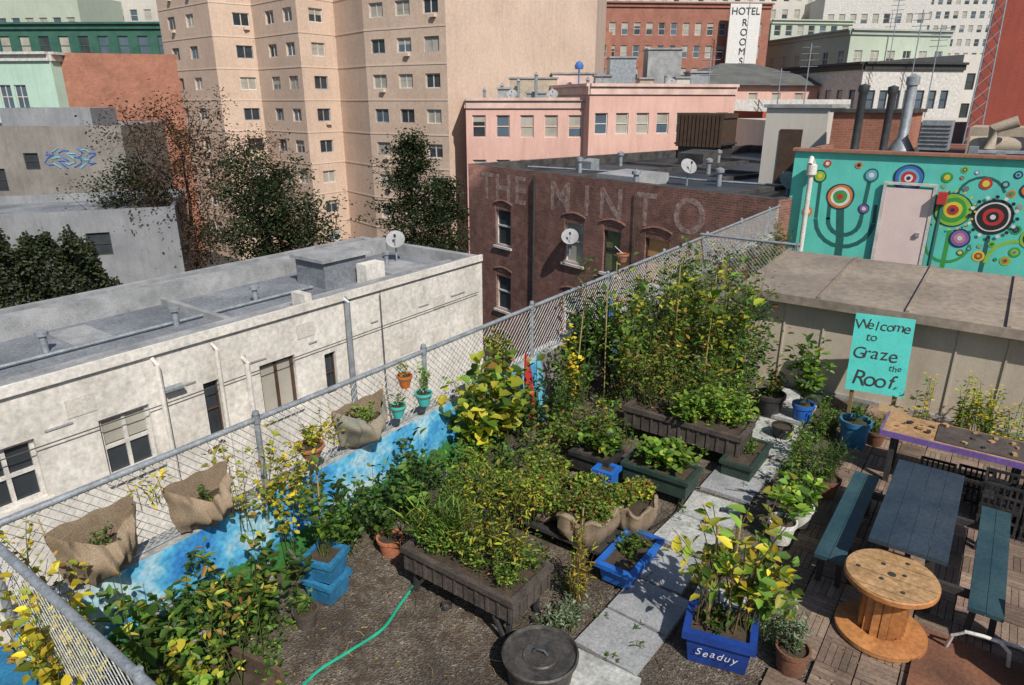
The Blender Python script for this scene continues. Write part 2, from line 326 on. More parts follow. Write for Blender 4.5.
# brick building with ghost lettering
PB0=Vector((-20,24.2));PB1=Vector((-5.4,20.3)); LB=(PB1-PB0).length
bw=[]
for s_,gm,fm in ((.165,'glass_dark','trim_white'),(.454,'glass_blind','trim_white'),(.584,'curtain_green','frame_dark'),(.72,'curtain_orange','frame_brown'),(.9,'glass_dark','frame_brown')):
    for k in range(3):
        bw.append((s_*LB,-.6-2.9*k,1.05 if s_!=.584 else .85,1.75,gm if k==0 else random.choice(['glass_dark','glass_blind','glass_sky']),fm,'hsa'))
def bx_(mb,A,B,d,nb):
    def P(u,v,z): q=A+d*u+nb*v; return (q.x,q.y,z)
    for u,v0,v1 in ((5,2,14),(9,6,20),(12,2,9)): mb.beam(P(u,v0,1.5),P(u,v1,1.5),.3,.18,'tar_edge')
    mb.beam(P(1,9,1.5),P(14,9.5,1.5),.3,.15,'tar_edge'); mb.beam(P(1,15,1.5),P(14,14,1.5),.3,.2,'tar_edge')
    for u,v,w_,h_,m_ in ((6,2,2.2,.4,'roof_curb'),(10.2,10.6,1.2,.9,'roof_curb'),(3,11,1.5,.7,'tar_edge'),(12.6,5.5,.8,.7,'galv'),(7,16,1.6,1.3,'pale_stucco'),(11,17,1.2,1.6,'roof_grey'),(2,5,.7,.5,'galv')):
        mb.hexa([P(u,v,1.44),P(u+w_,v,1.44),P(u+w_,v+w_*.8,1.44),P(u,v+w_*.8,1.44),P(u,v,1.45+h_*.8),P(u+w_,v,1.45+h_*.8),P(u+w_,v+w_*.8,1.45+h_),P(u,v+w_*.8,1.45+h_)],m_)
    mb.tube([P(.6,3,1.6),P(5,5,1.55),P(9,4.4,1.6),P(13,6,1.55)],.05,'galv',6)
    for u,v in ((3,4),(7,8),(10,4.5),(12,12),(4,13),(8.5,1.5),(1.8,8),(13.5,9),(5.5,17)): mb.lathe(P(u,v,1.45),[(.1,0),(.1,.5),(.17,.5),(.17,.62),(0,.7)],'galv',10)
    for w in bw:
        pts=[]
        for k in range(7):
            t=k/6; q=A+d*(w[0]-.62+1.24*t); pts.append((q.x,q.y,w[1]+w[3]/2+.08+.13*sin(pi*t)))
        mb.tube(pts,.05,'brick_red',6)
    mb.tube([P(4.6,-.08,1.7),P(4.6,-.08,-9)],.05,'frame_dark',8); mb.tube([P(9.9,-.06,1.6),P(9.95,-.06,-1),P(10.3,-.06,-3),P(10.3,-.06,-9)],.02,'frame_dark',4)
bo=bldg('brick_hotel_building',PB0,PB1,22,G0,1.85,'brick_red','tar',front=bw,left=gridw(22,7,-.6,-2.9,3,1,1.7,'trim_white','h',None,1.5),par=.4,pt=.35,cap='tar_edge',extra=bx_)
dB=(PB1-PB0).normalized(); nB=Vector((dB.y,-dB.x))
for ch,s_ in zip("THEMINTO",(.09,.165,.24,.40,.495,.575,.68,.80)):
    q=PB0+dB*(s_*LB)+nB*.004
    text('painted_letter',ch,1.6,'faded_letter',(q.x,q.y,.95),(dB.x,dB.y,0),ext=.002,parent=bo,bold=.02)
def P2(u,v): q=PB0+dB*u-nB*v; return q
for u,v in ((9.2,3.6),(14.2,2)): q=P2(u,v); mk_dish('satellite_dish',(q.x,q.y,1.45),.32,-60+random.random()*40)
q=PB0+dB*(.454*LB)+nB*.2; mk_dish('satellite_dish',(q.x,q.y,-1.1),.33,-60)
mb=MB(); x,y=S(40,10.9); mb.box(x-1.2,x+1.2,y-1,y+1,1.4,2.1,'frame_dark')
for k in range(12): mb.box(x-1.3+k*.22,x-1.14+k*.22,y-1.15,y+1.15,2.1,3.8,'frame_brown')
mb.box(x-1.4,x+1.4,y-1.1,y+1.1,2.2,2.3,'frame_dark');mb.box(x-1.35,x+1.35,y-1.05,y+1.05,3.6,3.85,'frame_brown'); mb.build('rooftop_cooling_tower')

# tall beige apartment tower
mb=MB(); fac=[(66,-31),(60,-24.1),(62,-21.4),(57,-16.3),(60,-14.2),(56,-11.1),(52,-4.6),(64,7.2)]
cols=[[.25,.62],[.72],[.4,.8],[.5],[],[.17,.5,.83],[]]
pts=[Vector(S(*f)) for f in fac]
for i in range(7):
    A,B=pts[i],pts[i+1]; L=(B-A).length; wins=[]
    for c_ in cols[i]:
        for r in range(11):
            wins.append((c_*L,-6.4+2.45*r,1.35 if L>3 else .9,1.0,random.choice(['glass_dark','glass_dark','glass_blind','glass_sky']),random.choice(['trim_white','roof_curb']),'v'+random.choice(['','b',''])))
    facade(mb,A,B,G0,20,wins,'beige_tower',.14)
    d=(B-A).normalized(); n=Vector((d.y,-d.x))
    if i<6:
        for r in range(12):
            z=-7.75+2.45*r
            mb.hexa([(*(A+n*.03),z),(*(B+n*.03),z),(*(B+n*.003),z),(*(A+n*.003),z),(*(A+n*.03),z+.09),(*(B+n*.03),z+.09),(*(B+n*.003),z+.09),(*(A+n*.003),z+.09)],'beige_band')
        for c_ in cols[i]:
            for r in range(11):
                if random.random()<.25:
                    q=A+d*(c_*L+.3); z=-6.4+2.45*r-.75; mb.box(q.x-.22,q.x+.22,q.y-.22,q.y+.22,z,z+.2,'beige_band')
    else:
        for u in (.33,.66):
            q=A+d*(u*L); mb.beam((q.x,q.y,G0),(q.x,q.y,20),.03,.03,'beige_tower')
bk=[Vector(S(80,10)),Vector(S(84,-31))]
facade(mb,pts[-1],bk[0],G0,20,[],'beige_tower'); facade(mb,bk[0],bk[1],G0,20,[],'beige_tower'); facade(mb,bk[1],pts[0],G0,20,[],'beige_tower')
mb.face([(*p_,20) for p_ in pts+bk],'roof_grey'); mb.build('beige_apartment_tower')

def sb(name,F0,R0,F1,R1,dep,z1,mw,mr='roof_grey',**k): return bldg(name,S(F0,R0),S(F1,R1),dep,G0,z1,mw,mr,**k)
gl=['glass_dark','glass_sky','glass_blind']
sb('pink_building',50,-3.2,50,5.3,14,4.5,'pink_stucco',front=gridw(8.5,5,-3.2,3.0,3,.95,1.5,'pink_trim','h',gl,.9),cornice='pink_trim',co=.25)
sb('pink_building',49,5.25,52,16,14,5.4,'pink_stucco',front=gridw(11.1,7,-3,3.0,3,.95,1.4,'trim_white','h',gl,.9),right=gridw(14,6,-3,3.0,3,.9,1.4,'trim_white','h',gl,1),cornice='pink_trim',par=.6,co=.25)
mb=MB()
for F_,R_,w,d_,z0_,z1_,m_ in ((58,1,5,3,4.0,6.1,'duct_beige'),(60,5,3.5,3,4,6.5,'pink_trim'),(58,8.6,2,2,4.8,7.6,'galv'),(58,11.8,2.6,2,4.8,8.2,'roof_curb'),(57,14.4,1.5,2,4.8,6.5,'galv'),(58,-1.5,2,2,4.0,5.2,'pale_stucco'),(55,6.8,1.2,1.2,4.8,6.2,'roof_curb'),(55,10,1,1.6,4.8,6.0,'duct_beige'),(54,1.8,1.4,1,4.0,5.0,'galv'),(54,-.6,.9,.9,4,5.3,'roof_curb'),(56,13,1.0,1,4.8,6.1,'pale_stucco')):
    x,y=S(F_,R_); mb.box(x-w/2,x+w/2,y-d_/2,y+d_/2,z0_,z1_,m_,radians(36)); mb.box(x-w/2-.1,x+w/2+.1,y-d_/2-.1,y+d_/2+.1,z1_,z1_+.12,'roof_curb',radians(36))
for k in range(14):
    x,y=S(53+k%3*1.5,-2+k*1.25); mb.lathe((x,y,4.2),[(.12,0),(.12,1.0+k%4*.35),(.2,1.0+k%4*.35),(0,1.25+k%4*.35)],'galv',8)
mb.build('rooftop_equipment')
mb=MB(); x,y=S(57,5.2); mb.lathe((x,y,4.8),[(.05,0),(.05,2.0),(.3,2.0),(.35,2.25),(.22,2.5),(0,2.6)],'p_blue',14); mb.build('rooftop_vent')
for F_,R_ in ((53,0),(53.5,3),(56,6.6),(55,12)): x,y=S(F_,R_); mk_dish('satellite_dish',(x,y,4.2+(R_>5)*.8),.4,-60)

hb=sb('brick_hotel_tower',110,13.2,112,38.5,25,17.9,'brick_hotel',front=gridw(25.3,13,-1,3.1,6,1.0,1.7,'trim_white','h',gl,1.6),left=gridw(25,8,-1,3.1,6,1.0,1.7,'trim_white','h',gl,1.6),cornice='brick_hotel')
mb=MB(); a=S(109.2,31.6);b_=S(109.5,36.2); mb.hexa([(*a,8.5),(*b_,8.5),(*S(109.8,36.2),8.5),(*S(109.6,31.6),8.5),(*a,17.7),(*b_,17.7),(*S(109.8,36.2),17.7),(*S(109.6,31.6),17.7)],'p_white')
so=mb.build('hotel_wall_sign'); qd=(Vector(b_)-Vector(a)).normalized(); qm=(Vector(a)+Vector(b_))/2-Vector((-qd.y,qd.x))*.05
text('lettering',"HOTEL",1.35,'frame_dark',(qm.x,qm.y,16.7),(qd.x,qd.y,0),ext=.02,parent=so)
for k,ch in enumerate("ROOMS"): text('lettering',ch,1.35,'frame_dark',(qm.x,qm.y,15.2-k*1.3),(qd.x,qd.y,0),ext=.02,parent=so)
sb('far_building',100,5,104,14,20,13.5,'brick_orange',front=gridw(9.8,4,-1,3,5,1,1.6,'trim_white','h',gl,1.3))
sb('pale_green_building',130,45,132,60,20,17.6,'pale_green',front=gridw(15,7,0,3.2,6,1.2,1.7,'trim_white','h',gl,1.2),cornice='pale_green')
sb('green_stucco_building',98,44.5,101,59.5,20,13.2,'pale_green',front=gridw(15.3,6,0,3.3,4,1.2,1.8,'trim_white','vh',gl,1.5),left=gridw(20,6,0,3.3,4,1.2,1.8,'trim_white','vh',gl,1.5),cornice='grey_green')
sb('pale_office_tower',200,60,206,92,30,44,'pale_stucco',front=gridw(32.6,15,2,3.4,12,1.2,1.9,'trim_white','h',gl,1.5))
sb('pale_office_tower',215,88,210,150,30,48,'trim_white',front=gridw(62.2,26,2,3.6,13,1.3,1.9,'trim_white','h',gl,1.5))
sb('far_building',160,10,160,62,20,30,'pale_stucco',front=gridw(52,20,2,3.3,8,1.2,1.8,'trim_white','h',gl,1.5))
sb('far_building',150,62,148,82,20,24,'trim_white',front=gridw(20.1,9,0,3.3,7,1.2,1.8,'trim_white','h',gl,1.5))
sb('far_building',85,52,88,66,14,9.5,'pale_stucco',front=gridw(14.3,6,0,3.3,3,1.2,1.8,'frame_dark','h',gl,1.5))
sb('ornate_building',70,33.5,72,44.3,14,7.8,'trim_white','tar',front=[(1.2+1.35*k,4.6,.85,1.7,'glass_sky','frame_dark','h') for k in range(7)]+[(1.2+1.35*k,1.3,.85,1.9,'glass_dark','frame_dark','h') for k in range(7)],cornice='frame_dark',left=gridw(14,7,1.3,3.3,2,.9,1.8,'frame_dark','h',gl,1.2))
mb=MB(); A,B=Vector(S(74,18.5)),Vector(S(77,34)); d=(B-A).normalized(); nb=Vector((-d.y,d.x)); C,D=B+nb*13,A+nb*13
for a,b_ in ((A,B),(B,C),(C,D),(D,A)): facade(mb,a,b_,G0,6.1,gridw((b_-a).length,6,1.5,3,2,1,1.5,'trim_white','h',gl,1.3),'pink_stucco')
o=.6; a,b_,c,e=A-(d+nb)*o,B+(d-nb)*o,C+(d+nb)*o,D+(nb-d)*o; r1=(A+D)/2+d*6; r2=(B+C)/2-d*6
for f_ in ([(*a,6),(*b_,6),(*r2,8.4),(*r1,8.4)],[(*b_,6),(*c,6),(*r2,8.4)],[(*c,6),(*e,6),(*r1,8.4),(*r2,8.4)],[(*e,6),(*a,6),(*r1,8.4)]): mb.face(f_,'slate_roof')
mb.build('hip_roof_building')
sb('low_white_building',62,17.5,62,29,10,4.6,'trim_white','tar',front=gridw(11.5,5,2.2,3,1,1,1.4,'frame_dark','h',gl,1.2))
sb('low_red_building',56,19.5,58,32,9,3.7,'red_stucco','tar')
sb('low_tan_building',42,17,44,40,10,3.3,'pale_stucco','tar')
sb('red_building',29,18.5,20.7,31,18,16,'red_stucco')
# left cluster
sb('mint_building',62,-47,61,-38.2,12,8.1,'mint_stucco',front=[(4.2,4.8,1.1,1.9,'glass_sky','trim_white','vh'),(5.6,4.8,1.1,1.9,'glass_sky','trim_white','vh'),(1.6,4.8,1.1,1.9,'glass_dark','trim_white','vh'),(4.2,1,1.1,1.9,'glass_sky','trim_white','vh'),(5.6,1,1.1,1.9,'glass_sky','trim_white','vh')],cornice='trim_white')
sb('brick_party_wall_building',62,-38.6,65,-28,12,8.3,'brick_orange','tar')
sb('green_cornice_building',85,-66,84,-38,14,12.6,'dark_green_metal','slate_roof',front=gridw(28,12,7,3.4,2,1.2,2,'dark_green_metal','h',gl,1.4),cornice='dark_green_metal')
sb('far_building',130,-100,128,-58,18,36,'pale_stucco',front=gridw(42,17,5,3.3,9,1.3,1.8,'trim_white','h',gl,1.5))
sb('far_building',110,-80,108,-62,10,19,'pale_green',front=gridw(18.1,8,5,3.3,4,1.3,1.8,'trim_white','h',gl,1.5))
sb('grey_stucco_building',47,-38,49,-26.8,10,2.9,'grey_stucco','roof_grey',front=[(3.0,-.6,1.2,1.5,'glass_dark','frame_dark','h'),(5.4,.6,.9,1.1,'glass_dark','frame_dark','h')],cap='bluegrey_stucco')
sb('blue_shed_rooftop',52,-37,53,-31,5,4.0,'bluegrey_stucco','p_dteal')
sb('bluegrey_building',36,-30,40,-19.6,9,-1.3,'bluegrey_stucco','roof_grey',front=[(7,-3.2,1.2,1.3,'glass_dark','frame_dark','h')],par=.5)
mb=MB()
A=Vector(S(47,-38));B=Vector(S(49,-26.8)); d=(B-A).normalized(); n=Vector((d.y,-d.x))
for k in range(7):
    u=6.4+k*.45; pts_=[]
    for j in range(9):
        q=A+d*(u+.3*sin(j*1.5+k)+.03*j)+n*.01; pts_.append((q.x,q.y,.2+j*.14+.15*cos(j*1.3+k*2)))
    mb.tube(pts_,.05,'p_cyan' if k%2 else 'p_blue',5)
mb.build('graffiti_tag')

# mural building
bldg('teal_mural_building',(-5.3,21),(7,21),6.5,G0,3.16,'teal_paint','tar_edge',par=.12,cap='brick_orange')
mb=MB()
def disc(x,z,r,m,o,n=28,wob=.03):
    y=21-.004*o; ph=random.random()*6; c=[(x+r*(1+wob*sin(3*2*pi*k/n+ph))*cos(2*pi*k/n),y,z+r*(1+wob*cos(2*2*pi*k/n+ph))*sin(2*pi*k/n)) for k in range(n)]; mb.face(c,m)
MC=((-3.94,1.98,(('p_navy',.36),('p_orange',.32),('p_white',.25),('p_green',.18),('p_red',.08))),(-2.36,2.58,(('p_navy',.36),('p_blue',.32),('p_cyan',.24),('p_red',.18),('p_white',.1),('p_navy',.05))),
    (-1.23,1.85,(('p_navy',.43),('p_lime',.4),('p_green',.31),('p_yellow',.21),('p_red',.13),('p_navy',.05))),(-.35,1.75,(('p_black',.44),('p_white',.37),('p_black',.33),('p_red',.22),('p_black',.13),('p_white',.06))),
    (-4.55,2.5,(('p_navy',.17),('p_lime',.14),('p_yellow',.07))),(-3.25,2.6,(('p_dteal',.18),('p_cyan',.14),('p_white',.07))),(-3.3,1.7,(('p_navy',.14),('p_purple',.11),('p_white',.05))),
    (-.95,1.15,(('p_navy',.24),('p_purple',.2),('p_pink',.13),('p_white',.06))),(-.65,2.55,(('p_red',.14),('p_yellow',.08))),(.25,2.45,(('p_navy',.19),('p_orange',.15),('p_white',.07))),(.55,1.3,(('p_lime',.26),('p_navy',.19),('p_lime',.1))),
    (-1.5,2.65,(('p_green',.13),('p_yellow',.07))),(1.2,2.1,(('p_navy',.42),('p_pink',.36),('p_white',.2),('p_red',.1))),(-4.75,1.5,(('p_orange',.14),('p_white',.07))),(2.4,1.7,(('p_navy',.5),('p_yellow',.4),('p_green',.2))),(-4.4,2.85,(('p_red',.1),('p_white',.05))),(-3.6,2.85,(('p_orange',.09),('p_navy',.05))))
for x,z,rs in MC:
    for k,(m_,r_) in enumerate(rs): disc(x,z,r_,m_,3+k)
used=[(x,z,rs[0][1]) for x,z,rs in MC]+[(-2.3,1.2,1.3)]
for k in range(400):
    x,z,r=random.uniform(-1.55,6),random.uniform(.5,3.0),random.uniform(.04,.14)
    if any(hypot(x-a,z-b_)<r+c+.02 for a,b_,c in used): continue
    used.append((x,z,r)); cs=random.sample(['p_navy','p_lime','p_white','p_green','p_red','p_cyan','p_yellow','p_orange','p_purple','p_dteal'],3)
    disc(x,z,r,cs[0],2,14); disc(x,z,r*.65,cs[1],3,12)
    if r>.08: disc(x,z,r*.3,cs[2],4,10)
for k in range(16):
    a=2*pi*k/16; disc(-.35+.5*cos(a),1.75+.5*sin(a),.045,'p_white' if k%2 else 'p_black',10,10); disc(-1.23+.49*cos(a),1.85+.49*sin(a),.03,'p_yellow',10,8)
def vine(pts,w,m,o=1):
    y=21-.004*o
    for (x0,z0),(x1,z1) in zip(pts[:-1],pts[1:]):
        dx,dz=x1-x0,z1-z0; L=hypot(dx,dz)+1e-6; nx,nz=-dz/L*w/2,dx/L*w/2; ex,ez=dx/L*w*.25,dz/L*w*.25
        mb.face([(x0+nx-ex,y,z0+nz-ez),(x0-nx-ex,y,z0-nz-ez),(x1-nx+ex,y,z1-nz+ez),(x1+nx+ex,y,z1+nz+ez)],m); y-=.0003
def arc(cx,cz,r,a0,a1,n=10): return [(cx+r*cos(radians(a0+(a1-a0)*k/n)),cz+r*sin(radians(a0+(a1-a0)*k/n))) for k in range(n+1)]
vine([(-3.75,0),(-3.78,.8),(-3.85,1.3),(-3.9,1.7)],.2,'p_dteal')
for cx,r,a0,a1 in ((-3.75,.42,180,360),(-3.75,.75,185,355)): vine(arc(cx,1.35,r,a0,a1),.11,'p_dteal')
vine([(-4.17,1.35),(-4.2,1.9)],.1,'p_dteal');vine([(-3.33,1.35),(-3.28,2.4)],.1,'p_dteal');vine([(-4.5,1.35),(-4.52,2.3)],.09,'p_dteal');vine([(-3.0,1.35),(-3.02,1.8)],.09,'p_dteal')
vine([(-1.2,0),(-1.2,1.3)],.1,'p_green');vine(arc(-1.2,1.0,.5,180,360),.07,'p_green');vine([(-.35,0),(-.35,1.2)],.1,'p_dteal')
vine(arc(.3,.6,.6,0,180),.08,'p_lime');vine(arc(-.7,2.2,.5,20,200),.06,'p_dteal');vine([(1.2,0),(1.2,1.6)],.12,'p_brown')
mb.box(-2.82,-1.74,20.9,20.95,.12,2.32,'door_pink'); mb.box(-2.9,-2.825,20.88,20.95,.1,2.4,'trim_white');mb.box(-1.735,-1.66,20.88,20.95,.1,2.4,'trim_white');mb.box(-2.9,-1.66,20.88,20.95,2.405,2.47,'trim_white'); mb.box(-1.95,-1.85,20.84,20.9,1.1,1.2,'galv')
mb.build('painted_mural')
mb=MB(); mb.box(-5.35,7,20.9,21.2,3.162,3.24,'brick_orange'); mb.build('roof_coping')
mb=MB(); mb.tube([(-4.75,20.8,0),(-4.75,20.8,2.9),(-4.75,20.6,3.0),(-4.75,20.5,2.85)],.07,'white_plastic',10); mb.lathe((-4.75,20.8,2.5),[(.09,0),(.14,.05),(.14,.3),(.09,.35)],'white_plastic',12); mb.build('vent_pipe')
mb=MB(); mb.tube([(-1.5,20.85,0),(-1.5,20.85,2.2),(-1.35,20.85,2.3)],.05,'p_dteal',8);mb.box(-1.6,-1.4,20.7,20.95,2.0,2.3,'p_red'); mb.build('standpipe')
for x,y,h,r in ((-4.0,22.2,4.9,.11),(-3.25,22.1,4.85,.10)):
    mb=MB(); mb.lathe((x,y,3.0),[(r*1.4,0),(r*1.4,.15),(r,.16),(r,h-3.2),(r*1.35,h-3.15),(r*1.35,h-3.0),(0,h-2.95)],'galv_dark',14); mb.build('flue_pipe')
mb=MB(); mb.lathe((-2.85,22.4,3.0),[(.42,0),(.42,.08),(.13,.55),(.13,1.9),(.17,1.9),(.17,2.1),(0,2.2)],'galv',18); mb.build('conical_vent_stack')
mb=MB(); mb.box(-2.35,-1.75,22,22.6,3.0,3.25,'frame_dark'); mb.box(-2.4,-1.7,21.95,22.65,3.25,4.0,'galv'); [mb.box(-2.38,-1.72,21.93,21.949,3.35+k*.1,3.38+k*.1,'frame_dark') for k in range(6)]; mb.build('air_conditioner')
mb=MB()
mb.tube([(-1.3,23,3.35),(2.5,23.2,3.35)],.25,'duct_beige',12);mb.tube([(-.8,22.6,3.3),(-.8,22.6,3.8),(-.3,22.6,4.0)],.15,'duct_beige',12);mb.tube([(.1,22.8,3.1),(.1,22.8,4.1)],.1,'duct_beige',10)
mb.box(-1.4,1.8,23.8,26,3,3.8,'duct_beige');mb.box(.6,1.3,22.2,22.9,3,3.6,'pale_stucco'); mb.tube([(-1.2,22.3,3.2),(1.8,22.1,3.25)],.08,'galv',8)
for k in range(5): mb.box(-1.2+k*.6,-1.0+k*.6,21.6,21.9,3.08,3.2+random.random()*.3,'galv')
mb.build('roof_ductwork')
mb=MB(); mb.box(-5.2,-3.0,24.6,27.2,3.0,4.15,'brick_orange'); mb.box(-5.3,-2.9,24.5,27.3,4.15,4.25,'tar_edge'); mb.build('brick_penthouse')
mb=MB(); mb.box(-8.2,-6.0,27.6,30.4,1.4,4.25,'pale_stucco'); mb.box(-8.3,-5.9,27.5,30.5,4.25,4.37,'roof_curb'); mb.box(-7.6,-6.8,27.56,27.598,1.5,3.5,'frame_brown'); mb.build('stair_penthouse')
mb=MB(); x,y=S(28,18.0)
for a in range(3):
    ang=2*pi*a/3; mb.tube([(x+.35*cos(ang),y+.35*sin(ang),2.5),(x+.15*cos(ang),y+.15*sin(ang),11)],.03,'galv',5)
for k in range(17):
    z0_=2.5+k*.5; r0=.35-.2*(k/17)
    for a in range(3):
        p1=2*pi*a/3;p2=2*pi*(a+1)/3; mb.tube([(x+r0*cos(p1),y+r0*sin(p1),z0_),(x+r0*cos(p2),y+r0*sin(p2),z0_+.5)],.014,'galv',4)
mb.build('lattice_antenna_mast')
for k,(F_,R_,h) in enumerate(((66,36,12),(68,39,11),(90,46,16.5),(60,22,7),(52,14,8),(105,33,20),(62,25,9),(99,50,15.5))):
    mb=MB(); x,y=S(F_,R_); mb.tube([(x,y,3),(x,y,h)],.05,'galv',5)
    for j in range(4): mb.tube([(x-.7,y,h-.3-j*.5),(x+.7,y,h-.3-j*.5)],.03,'galv',4)
    mb.build('tv_antenna')

# ---------------------------------------------------------------- our roof
mb=MB(); mb.face([(-5.4,-6,0),(7,-6,0),(7,21,0),(-5.4,21,0)],'gravel'); mb.build('garden_roof')
mb=MB()
for a,b_ in (((-5.6,-6),(7,-6)),((7,-6),(7,21)),((-5.6,21),(-5.6,-6))): facade(mb,a,b_,G0,-.01,[],'pale_stucco')
mb.build('garden_building_walls')
mb=MB()
mb.face([(-5.3,1.1,0.0),(-5.3,8,0),(-5.3,8,.88),(-5.3,1.1,.88)],'parapet_mural'); mb.face([(-5.3,8,0.0),(-5.3,21,0),(-5.3,21,.88),(-5.3,8,.88)],'grey_stucco')
mb.face([(-5.3,1.1,.88),(-5.3,21,.88),(-5.55,21,.88),(-5.55,1.1,.88)],'concrete'); mb.face([(-5.55,21,-.5),(-5.55,1.1,-.5),(-5.55,1.1,.88),(-5.55,21,.88)][::-1],'white_plaster')
mb.box(-5.55,-1.8,.9,1.09,0,.6,'blue_crate'); mb.build('painted_parapet_wall')

def chain(mb,P,Q,z0,z1,cell=.085,r=.0034):
    P=Vector(P);Q=Vector(Q);L=(Q-P).length;d=(Q-P)/L;H=z1-z0; n=int((L+H)/cell)
    for sgn in (1,-1):
        for k in range(n):
            u0=k*cell-(H if sgn>0 else 0)+random.uniform(-.006,.006); u1=u0+H; a,b_=max(0,u0),min(L,u1)
            if b_<=a: continue
            za,zb=(z0+(a-u0),z0+(b_-u0)) if sgn>0 else (z1-(a-u0),z1-(b_-u0))
            p_=P+d*a;q_=P+d*b_; mb.tube([(p_.x,p_.y,za),(q_.x,q_.y,zb)],r,'wire',3,False)
mb=MB(); FX=-5.38
chain(mb,(FX,1.15),(FX,21),.86,1.66); mb.tube([(FX,1.1,1.67),(FX,6,1.665),(FX,11,1.675),(FX,21,1.67)],.028,'galv',10); mb.tube([(FX,1.1,.9),(FX,21,.9)],.012,'wire',5)
for y in (1.12,3.3,5.6,7.9,10.2,12.5,14.8,17.1,19.4,20.9): mb.tube([(FX,y,.2),(FX,y,1.72)],.03,'galv',10); mb.lathe((FX,y,1.72),[(.035,0),(.03,.03),(0,.045)],'galv',10); mb.lathe((FX,y,1.63),[(.04,0),(.04,.08)],'galv',10)
mb.build('chain_link_fence')
mb=MB(); chain(mb,(FX,1.1),(-1.5,1.1),.58,1.66); mb.tube([(FX,1.1,1.67),(-1.5,1.1,1.67)],.03,'galv',10)
for x in (-3.2,-1.5): mb.tube([(x,1.1,.2),(x,1.1,1.72)],.03,'galv',10)
mb.build('chain_link_fence')
mb=MB(); chain(mb,(FX,14.4),(-3.3,14.4),0.1,1.75); mb.tube([(FX,14.4,1.76),(-3.3,14.4,1.76)],.03,'galv',10); mb.tube([(-3.35,14.4,0),(-3.35,14.4,1.8)],.03,'galv',10); mb.build('chain_link_fence')

# shed
mb=MB(); mb.box(-3.25,4,11.25,13.85,0,1.5,'shed_wall')
xs=-3.25
for k in range(13): mb.box(xs+k*.6-.012,xs+k*.6+.012,11.23,11.248,.07,1.46,'shed_wall')
mb.box(-3.27,4,11.225,11.249,0,.06,'roof_curb')
mb.hexa([(-3.4,11.08,1.5),(4.1,11.08,1.5),(4.1,14,1.62),(-3.4,14,1.62),(-3.4,11.08,1.58),(4.1,11.08,1.58),(4.1,14,1.72),(-3.4,14,1.72)],'shed_roof')
for k in range(7):
    x=-3.38+k*1.22; mb.beam((x,11.06,1.6),(x,14,1.74),.05,.05,'shed_roof')
mb.box(-3.42,4.1,11.04,11.078,1.46,1.6,'shed_roof'); mb.build('metal_shed')

# paving slabs
mb=MB(); y=3.6
while y<11:
    h=random.uniform(.5,.62); r_=random.uniform(-.06,.06); x0=-2.42+random.uniform(-.05,.05)+(.1 if y<5 else 0)
    mb.box(x0,x0+.6,y,y+h,.004,.045+random.random()*.012,random.choice(['concrete','concrete','concrete','roof_curb']),r_); y+=h+random.choice((.03,.04,.12))
mb.box(-1.75,-1.3,5.2,5.6,.004,.04,'concrete',.1); mb.build('paving_slabs')
DV=[];DF=[];DC=[]
def dbox(x0,x1,y0,y1,z0,z1,c):
    i=len(DV); DV.extend([(x0,y0,z0),(x1,y0,z0),(x1,y1,z0),(x0,y1,z0),(x0,y0,z1),(x1,y0,z1),(x1,y1,z1),(x0,y1,z1)])
    for q in ((4,5,6,7),(0,1,5,4),(1,2,6,5),(2,3,7,6),(3,0,4,7)): DF.append([i+a for a in q]); DC.append(c)
T=.3
for i in range(18):
    for j in range(24):
        x=-1.2+i*T+random.uniform(-.004,.004); y=4.0+j*T+random.uniform(-.004,.004)
        if x<-.9 and y<5.2: continue
        if random.random()<.02: continue
        b0=random.uniform(.7,1.3); dz=random.uniform(-.004,.004)
        for k in range(5):
            s_=b0*random.uniform(.8,1.2); c=(.25*s_,.18*s_*random.uniform(.95,1.05),.14*s_)
            if (i+j)%2: dbox(x+.004,x+T-.006,y+.004+k*.059,y+.004+k*.059+.054,.006,.032+dz,c)
            else: dbox(x+.004+k*.059,x+.004+k*.059+.054,y+.004,y+T-.006,.006,.032+dz,c)
me=bpy.data.meshes.new('wood_deck'); me.from_pydata(DV,[],DF); me.materials.append(MATS['deck_wood'])
ca=me.color_attributes.new('Col','FLOAT_COLOR','CORNER'); arr=np.ones((len(me.loops),4),np.float32); arr[:,:3]=np.repeat(np.array(DC),4,axis=0); ca.data.foreach_set('color',arr.ravel())
sc.collection.objects.link(bpy.data.objects.new('wood_deck',me))
mb=MB(); mb.box(.1,2.6,3.6,6.15,.038,.05,'rust'); mb.box(.06,.1,3.6,6.15,.038,.075,'rust'); mb.build('rusty_metal_sheet')
mb=MB(); mb.tube([(.45,6.3,.06),(.8,6.35,.06),(1.1,6.2,.07),(1.6,6.3,.06),(2.4,6.0,.06)],.018,'white_plastic',8); mb.build('white_pipe')
mb=MB(); mb.box(.95,1.1,5.6,6.2,.05,.75,'white_plaster',.2);mb.box(.93,1.12,5.58,6.22,.75,.8,'concrete',.2); mb.build('utility_post')

